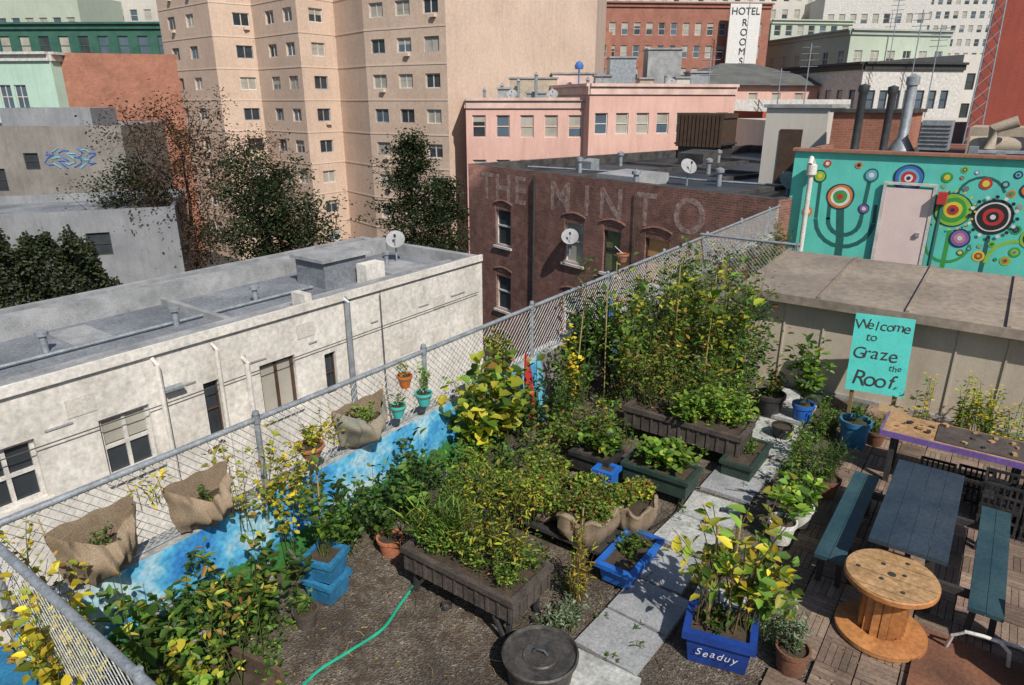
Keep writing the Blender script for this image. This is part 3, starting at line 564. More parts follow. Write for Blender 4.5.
# picnic table
e=empty('picnic_table',(-.16,7.06,0)); mb=MB()
for k in range(4): mb.box(-.47+k*.156,-.47+k*.156+.153,6.17,7.95,.715,.755,'table_blue')
mb.box(-.47,.15,6.35,6.43,.67,.714,'table_blue');mb.box(-.47,.15,7.68,7.76,.67,.714,'table_blue'); mb.build('table_top',e)
mb=MB()
for y in (6.42,7.7):
    for x in (-.4,.08): mb.beam((x,y,.04),(-.16+(x+.16)*.7,y,.69),.07,.05,'frame_dark')
    mb.beam((-.75,y,.36),(.45,y,.36),.05,.07,'frame_dark')
mb.beam((-.16,6.42,.36),(-.16,7.7,.36),.05,.05,'frame_dark'); mb.build('legs',e)
for nm,x0,x1 in (('bench_1',-.88,-.62),('bench_2',.36,.62)):
    mb=MB()
    for k in range(2): mb.box(x0+k*(x1-x0)/2,x0+(k+1)*(x1-x0)/2-.004,6.1,8.0,.405,.445,'bench_teal')
    for y in (6.3,7.8):
        mb.beam((x0+.04,y,.04),(x0+.06,y,.4),.05,.05,'frame_dark');mb.beam((x1-.04,y,.04),(x1-.06,y,.4),.05,.05,'frame_dark')
    mb.build(nm,e)
mb=MB(); mb.tube([(.28,6.0,.06),(.3,5.95,.22),(.38,5.95,.3),(.5,5.95,.32),(.62,5.98,.3),(.7,6.0,.22),(.72,6.05,.05)],.016,'white_plastic',8); mb.build('pipe_loop')

# cable spool
mb=MB(); c=(-.22,5.87,.04)
mb.lathe(c,[(.0,0),(.36,0),(.37,.01),(.37,.05),(.36,.055),(.17,.056)],'spool_wood',40)
for k in range(14):
    a=2*pi*k/14; r_=.158; mb.beam((c[0]+r_*cos(a),c[1]+r_*sin(a),c[2]+.05),(c[0]+r_*cos(a),c[1]+r_*sin(a),c[2]+.56),.06,.03 if k%2 else .034,'spool_wood')
mb.lathe(c,[(.15,.05),(.15,.56)],'spool_wood',28)
mb.lathe(c,[(.15,.55),(.36,.55),(.37,.56),(.37,.6),(.36,.61)],'spool_wood',40)
mb.lathe(c,[(.36,.609),(0,.609)],'frame_brown',30)
for k in range(7):
    y0=-.36+k*.103; y1=y0+.1; n=6
    Ls=[(-sqrt(max(0,.36**2-(y0+(y1-y0)*t/n)**2)),y0+(y1-y0)*t/n) for t in range(n+1)]
    poly=[(c[0]+x_,c[1]+y_,c[2]+.613+.001*(k%2)) for x_,y_ in Ls[::-1]+[(-a,b) for a,b in Ls]]
    mb.face(poly,'ply')
for a,r_ in ((.4,.1),(2.2,.14),(4.2,.13),(1.2,.25),(3.3,.26),(5.2,.24)): mb.lathe((c[0]+r_*cos(a),c[1]+r_*sin(a),c[2]+.61),[(.018,0),(.018,.01),(0,.012)],'frame_dark',10)
mb.lathe((c[0],c[1],c[2]+.61),[(.035,0),(.035,.006),(0,.007)],'frame_dark',14)
mb.build('wooden_cable_spool')

e=empty('serving_table',(.15,9.0,0)); mb=MB(); mb.box(-.75,1.9,8.68,9.3,.70,.735,'ply'); mb.box(-.77,1.92,8.655,8.678,.67,.74,'purple_paint'); mb.box(-.773,-.752,8.68,9.32,.67,.74,'purple_paint')
mb.box(-.2,1.3,8.72,9.25,.737,.75,'planter_dark')
for x in (-.65,.6,1.8):
    for y in (8.75,9.2): mb.box(x,x+.06,y,y+.06,.03,.7,'frame_dark')
mb.build('table',e); mb=MB()
for k in range(34):
    x,y=random.uniform(-.65,1.6),random.uniform(8.78,9.2); r_=random.uniform(.012,.035)
    mb.box(x,x+r_*2,y,y+r_*1.5,.752,.752+random.uniform(.01,.03),random.choice(['cardboard','terracotta','ply','ply','planter_dark','black_plastic']),random.random()*3)
mb.build('clutter',e)
def crate(mb,x,y,z,w=.36,d=.36,h=.28,m='black_plastic'):
    for k in range(7):
        t=k/6
        for yy in (y,y+d): mb.box(x+t*(w-.02),x+t*(w-.02)+.02,yy-.008,yy+.008,z,z+h,m)
        for xx in (x,x+w): mb.box(xx-.008,xx+.008,y+t*(d-.02),y+t*(d-.02)+.02,z,z+h,m)
    for zz in (z,z+h*.5,z+h-.02):
        mb.box(x-.01,x+w+.01,y-.01,y+.01,zz,zz+.03,m);mb.box(x-.01,x+w+.01,y+d-.01,y+d+.01,zz,zz+.03,m);mb.box(x-.01,x+.01,y,y+d,zz,zz+.03,m);mb.box(x+w-.01,x+w+.01,y,y+d,zz,zz+.03,m)
    mb.box(x,x+w,y,y+d,z,z+.02,m)
for x,y,z in ((.35,8.25,.04),(.35,8.25,.33),(.75,8.25,.04),(-.3,8.75,.04),(.1,8.8,.04),(.85,8.3,.33),(1.2,8.2,.04)):
    mb=MB(); crate(mb,x,y,z); mb.build('milk_crate')

# welcome sign
mb=MB(); mb.box(-.98,-.6,10.05,10.35,.02,.42,'cardboard',.1); mb.build('cardboard_box')
e=empty('welcome_sign',(-1.1,10.4,.55)); mb=MB(); ux=Vector((.985,.17,0)); uz=Vector((-.06,.28,.96)).normalized(); o=Vector((-1.47,10.32,.52)); nn=ux.cross(uz)
c=[o,o+ux*.76,o+ux*.76-nn*.03,o-nn*.03]; mb.hexa([c[0],c[1],c[2],c[3],c[0]+uz*1.12,c[1]+uz*1.12,c[2]+uz*1.12,c[3]+uz*1.12],'teal_plastic')
mb.beam(o+ux*.1-nn*.05,o+ux*.1-nn*.05-Vector((0,-.1,.5)),.05,.04,'bamboo');mb.beam(o+ux*.65-nn*.05,o+ux*.65-nn*.05-Vector((0,-.1,.5)),.05,.04,'bamboo')
mb.build('board',e)
for body,h,s_,dx in (("Welcome",.97,.195,.38),("to",.79,.18,.24),("Graze",.56,.25,.33),("the",.39,.13,.60),("Roof",.18,.30,.37)):
    ws=[s_*(.62 if ch in 'Wm' else .46 if ch not in 'tlr' else .36) for ch in body]; x=dx-sum(ws)/2
    for wch,ch in zip(ws,body):
        th=random.uniform(-.12,.12); ux2=(ux*cos(th)+uz*sin(th)); uz2=(uz*cos(th)-ux*sin(th))
        p_=o+ux*(x+wch/2)+uz*(h+random.uniform(-.012,.012))+nn*.004; text('lettering',ch,s_*random.uniform(.92,1.08),'p_black',p_,ux2,ext=.001,parent=e,updir=uz2,shear=.1); x+=wch

# ---------------------------------------------------------------- planters
def pot(name,c,r,h,mat,taper=.72,soil=True,rim=True):
    mb=MB(); pr=[(0,0),(r*taper,0),(r*.97,h*.82)]
    if rim: pr+=[(r*1.06,h*.82),(r*1.08,h),(r*.95,h),(r*.92,h*.85)]
    else: pr+=[(r,h),(r*.93,h),(r*.9,h*.85)]
    mb.lathe(c,pr,mat,24)
    if soil: mb.lathe(c,[(r*.93,h*.84),(r*.5,h*.88),(0,h*.9)],'soil',16)
    return mb.build(name)
def boxpl(name,cx,cy,w,d,z0,h,mat,rot=0,legs=0,rim=.03,slats=0,taper=.0):
    mb=MB(); t=.025; piv=(cx,cy)
    x0,x1,y0,y1=cx-w/2,cx+w/2,cy-d/2,cy+d/2
    mb.box(x0,x1,y0,y1,z0,z0+h*.78,mat,rot,piv,taper)
    for a in ((x0-rim,x1+rim,y0-rim,y0+t),(x0-rim,x1+rim,y1-t,y1+rim),(x0-rim,x0+t,y0+t,y1-t),(x1-t,x1+rim,y0+t,y1-t)): mb.box(*a,z0+h*.782,z0+h,mat,rot,piv)
    mb.box(x0+t,x1-t,y0+t,y1-t,z0+h*.79,z0+h*.88,'soil',rot,piv)
    if slats:
        for k in range(slats+1):
            x=x0+(x1-x0-.03)*k/slats; mb.box(x,x+.03,y0-.014,y0-.002,z0+.01,z0+h*.77,mat,rot,piv)
        for k in range(max(2,slats//2)+1):
            y=y0+(y1-y0-.03)*k/max(2,slats//2); mb.box(x1+.002,x1+.014,y,y+.03,z0+.01,z0+h*.77,mat,rot,piv)
    if legs:
        for x in (x0+.05,x1-.1):
            for y in (y0+.05,y1-.1): mb.box(x,x+.04,y,y+.04,z0-legs,z0,'frame_dark',rot,piv)
    return mb.build(name)
boxpl('raised_planter_bed',-3.4,4.1,1.26,.58,.27,.25,'planter_dark',legs=.27,slats=10)
mb=MB(); mb.beam((-3.99,3.83,.02),(-3.8,3.83,.25),.03,.03,'frame_dark');mb.beam((-2.85,3.83,.02),(-2.98,3.83,.25),.03,.03,'frame_dark');mb.lathe((-3.55,3.85,.05),[(.05,-.02),(.05,.02)],'frame_dark',12);mb.build('planter_bracket')
boxpl('long_planter_box',-3.0,8.15,1.6,.5,.22,.3,'planter_dark',legs=.22,slats=12)
boxpl('black_planter_box',-2.8,6.9,.8,.4,.15,.24,'planter_green',legs=.15)
boxpl('black_planter_box',-3.6,6.75,.5,.36,.15,.24,'black_plastic',legs=.15)
boxpl('blue_planter_box',-3.32,6.5,.22,.2,.12,.24,'blue_plastic')
boxpl('green_planter_box',-2.15,8.1,.36,.8,.05,.2,'planter_green')
boxpl('blue_planter_box',-2.42,5.35,.34,.68,.04,.22,'blue_plastic',rim=.035,taper=.03)
pb=boxpl('blue_planter_box',-1.3,4.8,.52,.38,.01,.34,'blue_deep',rot=.25,rim=.035,taper=.03)
for k_,ch in enumerate("Seaduy"):
    x_=-.15+k_*.058; text('lettering',ch,.10,'p_white',(-1.255+x_*cos(.25),4.594+x_*sin(.25),.17+random.uniform(-.008,.008)),(cos(.25),sin(.25),0),ext=.001,parent=pb,shear=.3,bold=-.001)
for k in range(2): boxpl('blue_planter_crate',-4.6,3.33,.30,.30,.02+k*.24,.23,'blue_crate',rot=.2+k*.1,taper=.02,rim=.02)
mb=MB(); mb.box(-4.75,-4.0,2.3,2.34,.0,.2,'timber_dark',.15);mb.box(-4.0,-3.96,1.7,2.3,0,.2,'timber_dark',.1);mb.box(-4.7,-4.1,1.95,2.25,0,.1,'soil',.1); mb.build('timber_bed_edging')
pot('terracotta_pot',(-4.6,4.15,0),.13,.2,'terracotta'); pot('terracotta_pot',(-4.45,2.95,0),.11,.18,'planter_dark')
pot('white_bucket',(-1.32,6.72,.04),.14,.26,'white_plastic');pot('white_bucket',(-1.24,7.15,.04),.13,.24,'white_plastic')
pot('rusty_pot',(-.75,4.98,.035),.13,.22,'rust',.85); pot('rusty_pot',(-1.15,7.95,.035),.15,.25,'rust')
pot('blue_pot',(-1.92,9.95,.0),.15,.3,'blue_plastic');pot('black_pot',(-2.4,9.95,0),.21,.34,'black_plastic')
pot('blue_bin',(-1.15,9.55,.035),.19,.38,'blue_crate',.85); pot('rusty_pot',(-.9,9.75,.035),.12,.2,'rust')
pot('black_pot',(-2.0,9.2,0),.14,.22,'black_plastic');pot('white_bucket',(-2.75,9.6,0),.14,.26,'white_plastic')
mb=MB(); mb.lathe((-2.39,3.68,.0),[(0,0),(.25,0),(.29,.24),(.31,.25),(.315,.28),(.30,.29),(.285,.262),(.15,.255),(.14,.268),(0,.262)],'lid_metal',40); mb.tube([(-2.45,3.66,.27),(-2.42,3.67,.31),(-2.36,3.69,.31),(-2.33,3.7,.27)],.012,'galv_dark',6); mb.build('round_metal_drum')
def sack(name,cx,cy,w,d,h,z0,seed):
    rs=random.Random(seed); mb=MB(); n=56; ph=[rs.random()*6 for _ in range(4)]; R=[]
    for zt,s_ in ((0,.82),(.25,.97),(.5,1.03),(.75,1.0),(.92,1.06),(1.0,1.02),(.97,.9),(.85,.86)):
        ring=[]
        for k in range(n):
            a=2*pi*k/n; ex=3.2; rr=1/((abs(cos(a))**ex+abs(sin(a))**ex)**(1/ex)); wob=1+.035*sin(5*a+ph[0])+.035*sin(9*a+ph[1]+zt*2)+.025*sin(17*a+ph[2]+zt)
            dz=.04*sin(6*a+ph[3])*(zt>.6)
            ring.append((cx+w/2*rr*s_*wob*cos(a),cy+d/2*rr*s_*wob*sin(a),z0+h*zt+dz))
        R.append(ring)
    for i in range(len(R)-1):
        for k in range(n): mb.face([R[i][k],R[i][(k+1)%n],R[i+1][(k+1)%n],R[i+1][k]],'burlap',True)
    mb.face(R[-1],'soil'); return mb.build(name)
mb=MB(); mb.box(-3.95,-2.5,5.2,5.95,.16,.2,'frame_dark'); [mb.box(x,x+.05,y,y+.05,0,.16,'frame_dark') for x in (-3.9,-2.6) for y in (5.25,5.85)]; mb.build('planter_stand')
sack('burlap_sack_planter',-3.6,5.6,.66,.74,.28,.2,1); sack('burlap_sack_planter',-2.98,5.5,.56,.7,.3,.2,2); sack('burlap_sack_planter',-2.66,5.88,.44,.5,.28,.2,3)
def pouch(y,z,w,h,seed,bulge=.24):
    rs=random.Random(seed); mb=MB(); nu,nv=34,18; a1,a2,a3=rs.random()*6,rs.random()*6,rs.random()*6; G=[];Bk=[]
    for j in range(nv+1):
        v=j/nv; row=[];rb=[]
        for i in range(nu+1):
            u=-1+2*i/nu; half=w/2*(1-.22*v**1.6+.03*sin(9*v+a1))
            top=z-.34*h*(1-abs(u)**1.3)-.05*u*h
            zz=top*(1-v)+(z-h+.14*abs(u)**2*h+.025*sin(5*u+a2))*v
            out=bulge*(1-abs(u)**2.0)*(.65+.6*sin(pi*min(1,v*1.15)))*(1-v**3)+.02
            out+=(.028*sin(7*u+a1+4*v)+.02*sin(13*u+a2-5*v)+.018*sin(11*v+a3+3*u)+.014*sin(21*u+a3))*(1-abs(u)**4)
            row.append((FX+.05+max(.01,out),y+u*half,zz)); rb.append((FX+.045,y+u*half,(z+.02)*(1-v)+(z-h+.14*abs(u)**2*h)*v+.01*sin(9*u+a1)))
        G.append(row);Bk.append(rb)
    m1='burlap' if seed%2 else 'burlap_stain'
    for j in range(nv):
        for i in range(nu):
            mb.face([G[j][i],G[j+1][i],G[j+1][i+1],G[j][i+1]],m1,True); mb.face([Bk[j][i],Bk[j+1][i],Bk[j+1][i+1],Bk[j][i+1]],'burlap',True)
    zs=z-.42*h; ring=[(FX+.05,y-w*.36,zs)]+[(FX+.05+bulge*.7*sin(pi*k/8),y-w*.36*cos(pi*k/8),zs) for k in range(1,8)]+[(FX+.05,y+w*.36,zs)]; mb.face(ring,'soil')
    mb.tube([(FX,y-w/2,z+.12),(FX+.05,y-w/2,z)],.006,'bamboo',4);mb.tube([(FX,y+w/2,z+.12),(FX+.05,y+w/2,z)],.006,'bamboo',4)
    return mb.build('hanging_burlap_pouch')
pouch(1.76,1.46,.64,.58,1);pouch(2.62,1.40,.6,.5,3);pouch(4.5,1.42,.74,.5,2)
for nm,y,z,r,h,m_ in (('terracotta_pot',3.73,1.14,.13,.13,'terracotta'),('orange_hanging_pot',5.12,1.40,.085,.15,'orange_plastic'),('teal_hanging_pot',4.98,1.08,.09,.15,'teal_plastic'),('teal_hanging_pot',5.4,1.08,.10,.16,'teal_plastic'),('terracotta_pot',6.9,1.1,.15,.14,'terracotta'),('orange_hanging_pot',10.4,1.9,.1,.14,'terracotta')):
    x=FX+.06+r; o=pot(nm,(x,y,z),r,h,m_,.6)
    mb=MB(); mb.tube([(FX,y,z+.45 if z<1.3 else z+.25),(x,y,z+h)],.008,'wire',4); mb.lathe((x,y,z+h*.7),[(r*1.02,0),(r*1.05,.012)],'wire',16); mb.tube([(FX,y,z+h*.7),(x-r,y,z+h*.7)],.008,'wire',4); mb.build('hanger',o)
def smooth(pts,n=8):
    out=[]; P=[Vector(p) for p in pts]; P=[P[0]]+P+[P[-1]]
    for i in range(1,len(P)-2):
        for k in range(n):
            t=k/n; a,b_,c_,d_=P[i-1],P[i],P[i+1],P[i+2]
            out.append(.5*((2*b_)+(-a+c_)*t+(2*a-5*b_+4*c_-d_)*t*t+(-a+3*b_-3*c_+d_)*t**3))
    out.append(P[-2]); return out
mb=MB(); mb.tube(smooth([(-4.3,4.6,.02),(-4.15,4.2,.02),(-4.04,3.95,.02),(-3.93,3.6,.02),(-3.84,3.3,.02),(-3.88,2.95,.02),(-3.92,2.6,.02),(-3.8,2.2,.02),(-3.5,1.8,.02)]),.014,'hose_green',8); mb.build('garden_hose')
mb=MB(); mb.tube(smooth([(-2.55,6.1,.03),(-2.45,6.6,.03),(-2.5,7.2,.03),(-1.7,7.6,.05),(-1.5,8.4,.03)]),.012,'black_plastic',6); mb.build('garden_hose')
mb=MB()
for x,y,h in ((-4.7,8.0,1.7),(-4.5,8.6,2.0),(-3.7,9.3,2.3),(-3.2,9.2,2.2),(-4.9,9.5,2.1),(-1.25,4.8,1.4),(-1.4,4.75,1.3),(-2.65,4.7,1.0),(-4.6,3.3,1.4)):
    mb.tube([(x,y,0),(x+random.uniform(-.1,.1),y+random.uniform(-.1,.1),h)],.009,'bamboo',6)
mb.build('bamboo_stakes')
mb=MB()
for k in range(46):
    x,y=random.uniform(-4.4,-1.3),random.uniform(2.0,5.2); a=random.uniform(0,3.1); l_=random.uniform(.04,.22)
    mb.tube([(x,y,.012),(x+l_*.5*cos(a),y+l_*.5*sin(a),.02),(x+l_*cos(a+.2),y+l_*sin(a+.2),.012)],random.uniform(.002,.005),random.choice(['timber_dark','bamboo']),4)
mb.build('fallen_twigs')
mb=MB()
for x,y,h,w_,m_ in ((-4.95,7.35,1.2,.2,'p_red'),(-4.92,7.6,1.15,.2,'p_cyan'),(-5.0,9.9,1.4,.3,'p_blue')):
    ring=[(x,y+w_/2*sin(pi*t/12)*1,h*t/12) for t in range(13)]+[(x,y-w_/2*sin(pi*t/12),h*t/12) for t in range(11,0,-1)]
    mb.face([(a-.15*(c/h),b_,c) for a,b_,c in ring],m_)
    mb.face([(a-.15*(c/h)-.02,b_,c) for a,b_,c in ring][::-1],m_)
mb.build('painted_garden_panel')

# ---------------------------------------------------------------- foliage
Gd=[((.035,.085,.02),3),((.06,.13,.022),3),((.025,.06,.014),2),((.10,.16,.03),.6)]
Gm=[((.08,.165,.028),3),((.13,.22,.035),2.5),((.05,.11,.022),2.5),((.26,.26,.04),.5)]
Gb=[((.15,.27,.035),3),((.22,.32,.04),2),((.09,.18,.03),2.5),((.34,.33,.05),.5)]
Yg=[((.31,.34,.035),3),((.44,.39,.04),2),((.13,.20,.03),2),((.30,.19,.04),.5)]
Yl=[((.62,.47,.035),3),((.48,.42,.035),2),((.22,.26,.03),2),((.33,.20,.05),.6)]
Au=[((.27,.15,.035),2),((.13,.16,.03),3),((.34,.25,.045),2),((.19,.07,.03),1)]
Gg=[((.16,.22,.14),3),((.22,.27,.19),2)]
Rd=[((.12,.18,.03),5),((.26,.09,.035),1.4),((.22,.25,.045),2)]
def leafmesh(name,P,D,U,L,Wd,C,stems=()):
    P=np.asarray(P,float);D=np.asarray(D,float);U=np.asarray(U,float);L=np.asarray(L,float)[:,None];Wd=np.asarray(Wd,float)[:,None]
    D/=np.linalg.norm(D,axis=1,keepdims=True)+1e-9; R=np.cross(D,U); R/=np.linalg.norm(R,axis=1,keepdims=True)+1e-9; Nn=np.cross(R,D)
    k=len(P); fold=.18
    V=np.stack([P,P+D*L*.3+R*Wd*.5+Nn*Wd*fold,P+D*L*.68+R*Wd*.4+Nn*Wd*fold*.6-Nn*L*.04,P+D*L-Nn*L*.16,P+D*L*.68-R*Wd*.4+Nn*Wd*fold*.6-Nn*L*.04,P+D*L*.3-R*Wd*.5+Nn*Wd*fold],1).reshape(-1,3)
    base=(np.arange(k)*6)[:,None]; F=np.concatenate([base+np.array([[0,1,2,3]]),base+np.array([[0,3,4,5]])],1).reshape(-1,4)
    col=np.repeat(np.asarray(C,float),8,axis=0)
    if len(stems):
        sv=[];sf=[];scol=[]; off=len(V)
        for pts,r0,r1,c in stems:
            pts=np.asarray(pts); m_=len(pts)
            for i,p_ in enumerate(pts):
                r=r0+(r1-r0)*i/(m_-1)
                for a in range(4): sv.append(p_+np.array([r*cos(a*pi/2),r*sin(a*pi/2),0]))
            for i in range(m_-1):
                for a in range(4):
                    sf.append([off+i*4+a,off+i*4+(a+1)%4,off+(i+1)*4+(a+1)%4,off+(i+1)*4+a]); scol+= [c]*4
            off+=m_*4
        V=np.concatenate([V,np.array(sv)]); F=np.concatenate([F,np.array(sf)]); col=np.concatenate([col,np.array(scol)])
    o=np.array([V[:,0].mean(),V[:,1].mean(),V[:,2].min()]); V=V-o
    me=bpy.data.meshes.new(name); me.vertices.add(len(V)); me.vertices.foreach_set('co',V.astype(np.float32).ravel())
    me.loops.add(F.size); me.loops.foreach_set('vertex_index',F.astype(np.int32).ravel()); me.polygons.add(len(F)); me.polygons.foreach_set('loop_start',(np.arange(len(F))*4).astype(np.int32))
    me.update(calc_edges=True); me.validate()
    ca=me.color_attributes.new('Col','FLOAT_COLOR','CORNER'); a=np.ones((len(col),4),np.float32); a[:,:3]=col; ca.data.foreach_set('color',a.ravel())
    me.materials.append(MATS['leaf']); ob=bpy.data.objects.new(name,me); ob.location=o; sc.collection.objects.link(ob)
    return ob
def pick(pal,n):
    w=np.array([p_[1] for p_ in pal],float); w/=w.sum(); idx=rng.choice(len(pal),n,p=w); return np.array([p_[0] for p_ in pal])[idx]
def plant(name,base,h,spread,nst,lps,ll,pal,lw=.5,start=.2,br=.08,lift=.35,stem=(.10,.13,.04),sr=.004,curve=.5,hv=.5,flowers=None,droop=0,rad=.0):
    P=[];D=[];U=[];L=[];C=[];ST=[]
    for (bx0,by0,bz0) in (base if isinstance(base[0],(list,tuple)) else [base]):
        pb_=rng.uniform(.8,1.2)
        for s_ in range(nst):
            a=rng.uniform(0,2*pi); q=sqrt(rng.uniform(0,1)); r0=br*sqrt(rng.uniform(0,1)); a0=rng.uniform(0,2*pi)
            b0=np.array([bx0+r0*cos(a0),by0+r0*sin(a0),bz0]); hh=h*rng.uniform(1-hv,1.08)*(1-.35*q*q)
            tip=np.array([bx0+spread*q*cos(a),by0+spread*q*sin(a),bz0+hh]); mid=b0+(tip-b0)*.5; mid[2]+=hh*curve*.3; mid[:2]-=(tip-b0)[:2]*.15
            tip[2]-=droop*q*hh
            t=np.linspace(0,1,6)[:,None]; cur=(1-t)**2*b0+2*t*(1-t)*mid+t*t*tip; ST.append((cur,sr,sr*.5,stem))
            n=max(1,int(lps*rng.uniform(.5,1.35))); tt=start+(1-start)*rng.uniform(0,1,n)**.8; tt=tt[:,None]
            pp=(1-tt)**2*b0+2*tt*(1-tt)*mid+tt*tt*tip; pp=pp+rng.normal(0,rad+1e-4,(n,3))
            az=rng.uniform(0,2*pi,n); dd=np.stack([np.cos(az),np.sin(az),rng.normal(lift,.4,n)],1)
            br_=rng.uniform(.5,1.35)*pb_; ls_=rng.uniform(.75,1.2)
            P.append(pp);D.append(dd);U.append(np.stack([rng.normal(0,.4,n),rng.normal(0,.4,n),np.ones(n)],1)); L.append(ls_*ll*rng.uniform(.5,1.15,n)); C.append(pick(pal,n)*br_*rng.uniform(.7,1.3,(n,1)))
            if flowers and rng.uniform()<flowers[1]:
                fc,_,fs,nf=flowers
                for _k in range(nf):
                    fp=tip+rng.normal(0,.02+rad,3); m_=6; az=np.linspace(0,2*pi,m_,endpoint=False)
                    P.append(np.repeat(fp[None],m_,0));D.append(np.stack([np.cos(az),np.sin(az),np.full(m_,.25)],1));U.append(np.tile([0,0,1.],(m_,1)));L.append(np.full(m_,fs));C.append(np.tile(fc,(m_,1)))
    P=np.concatenate(P);D=np.concatenate(D);U=np.concatenate(U);L=np.concatenate(L);C=np.concatenate(C)
    return leafmesh(name,P,D,U,L,L*lw,C,ST)
def row(x0,x1,y0,y1,z,n): return [(float(rng.uniform(x0,x1)),float(rng.uniform(y0,y1)),z) for _ in range(n)]
# --- left side
plant('yellow_vine',[(-4.9,1.25,.3),(-4.5,1.2,.4),(-4.1,.95,.3),(-3.8,.85,.2),(-5.0,1.2,.2)],1.3,.38,13,20,.085,Yl,.6,.3,.15,rad=.03)
plant('kale_shrub',[(-4.9,1.75,0),(-4.6,2.75,0)],1.1,.35,11,15,.14,Gm,.55,.35,.12,rad=.04)
plant('nasturtium_plant',[(-4.35,1.95,0),(-4.05,1.65,0)],.65,.38,13,14,.085,Yg+Gm+Gb,.85,.3,.15,rad=.04,flowers=((.6,.25,.02),.25,.03,1))
plant('leafy_shrub',[(-4.95,2.35,0),(-4.75,2.1,0)],1.0,.34,14,18,.10,Gd+Gm,.5,.3,.15,rad=.04,flowers=((.5,.04,.03),.15,.02,1))
plant('flowering_stalks',[(-4.4,2.35,0),(-4.8,2.5,0),(-4.2,2.05,0),(-4.65,1.6,0)],1.4,.3,6,11,.10,Au+Yg+Gm,.35,.3,.15,rad=.03,flowers=((.45,.32,.5),.3,.02,2),sr=.006)
plant('low_groundcover',row(-5.1,-4.1,1.4,3.1,0,14),.22,.2,7,10,.06,Gm,.6,.1,.15,rad=.02)
plant('low_groundcover',row(-5.2,-4.9,3.3,5.5,0,14),.35,.22,8,12,.06,Gd,.6,.1,.15,rad=.02)
plant('yellow_vine',[(-5.25,2.95,.7),(-5.25,3.25,.7),(-5.2,3.5,.6),(-5.1,3.3,.3)],1.05,.32,8,18,.075,Yg+Yl,.6,.2,.1,rad=.05)
plant('yellow_vine',[(-5.3,2.2,1.3),(-5.3,1.3,1.3),(-5.3,3.9,1.2),(-5.3,4.1,1.1)],.4,.2,6,10,.06,Yl,.6,.2,.1,rad=.03)
plant('potted_citrus_plant',(-4.6,3.33,.45),1.0,.3,13,14,.10,Gm+Gb,.55,.4,.06,rad=.02,sr=.006)
plant('leafy_shrub',[(-4.95,3.9,0),(-4.85,4.25,0),(-4.75,4.6,0),(-4.9,4.9,0)],1.05,.33,15,20,.10,Gd+Gm,.5,.2,.15,rad=.04)
plant('potted_herb',(-4.6,4.15,.2),.28,.16,10,10,.05,Gm); plant('potted_herb',(-4.45,2.95,.15),.25,.15,10,10,.06,Gm)
plant('potted_herb',(-5.18,3.73,1.25),.25,.2,14,12,.05,Yg,.7)
plant('potted_herb',(-5.24,5.12,1.52),.22,.1,7,8,.05,Yg); plant('potted_herb',(-5.22,4.98,1.2),.2,.1,7,8,.05,Gm); plant('trailing_plant',(-5.22,5.4,1.2),.5,.14,8,10,.06,Gb)
plant('potted_herb',(-5.17,6.9,1.22),.45,.25,16,14,.07,Yg,.6,rad=.03)
plant('pouch_herb',[(-5.2,1.76,1.2),(-5.2,2.62,1.16)],.2,.18,7,7,.05,Gm); plant('pouch_herb',(-5.2,4.5,1.18),.3,.25,12,9,.06,Gb)
# --- fig by fence and shrubs behind
plant('fig_tree',[(-5.0,6.15,0),(-4.85,6.5,0)],1.55,.58,19,13,.17,Yg+[((.48,.42,.045),2)]+Gb,.85,.3,.1,rad=.05,sr=.01)
plant('leafy_shrub',[(-4.85,5.5,0),(-4.75,5.9,0),(-4.4,5.4,0),(-4.3,5.9,0)],.65,.35,14,18,.08,Gb+Gm,.6,.2,.15,rad=.04)
plant('leafy_shrub',[(-4.9,7.1,0),(-4.6,7.45,0),(-4.7,7.9,0)],1.25,.38,17,20,.10,Gm+Gd,.5,.2,.15,rad=.05)
plant('leafy_shrub',[(-4.3,6.6,0),(-4.2,7.1,0),(-4.0,7.6,0),(-3.7,7.3,0)],.8,.36,14,18,.08,Au+Gm+Gb,.5,.2,.15,rad=.04)
plant('lemon_tree',[(-4.9,8.6,0),(-4.75,9.2,0),(-5.0,8.9,.3)],2.1,.42,18,24,.12,Gd+Gm,.5,.3,.12,rad=.07,sr=.008)
plant('runner_bean_vine',[(-4.75,8.0,0)],1.75,.2,12,22,.08,Yl,.7,.3,.08,rad=.05)
plant('tomato_vine',[(-4.2,8.7,.3),(-4.0,9.2,0)],2.1,.48,20,28,.10,Gm+Gb+Au[:3],.5,.1,.15,rad=.08)
plant('tomato_vine',[(-3.55,9.1,0),(-3.2,9.4,0)],2.4,.5,20,30,.10,Gm+Au[:3]+Yg[:1],.5,.1,.15,rad=.09,flowers=((.55,.04,.02),.3,.03,1))
plant('climbing_vine',[(-2.9,9.9,0),(-3.0,10.4,0)],2.6,.5,20,30,.11,Gd+Gm+[((.3,.27,.035),1.2)],.5,.1,.15,rad=.09,flowers=((.5,.03,.02),.3,.03,1))
plant('climbing_vine',[(-4.6,10.2,0),(-4.2,10.7,0),(-3.6,10.9,0),(-3.9,10.2,0)],2.3,.5,17,26,.11,Gd+Gm+Yg[:1],.5,.15,.15,rad=.08)
plant('sunflower_stalks',[(-4.4,9.0,0),(-3.8,9.6,0),(-3.3,10.2,0),(-3.0,9.5,0)],2.75,.45,5,14,.17,Gm+Yg[:2],.65,.35,.2,rad=.03,sr=.012,hv=.3)
plant('climbing_vine',[(-5.2,11.5,0),(-5.1,12.5,0),(-5.2,13.6,0),(-4.6,11.8,0),(-4.9,12.9,0)],1.8,.5,17,22,.11,Gm+Yg+Gd,.55,.15,.2,rad=.08)
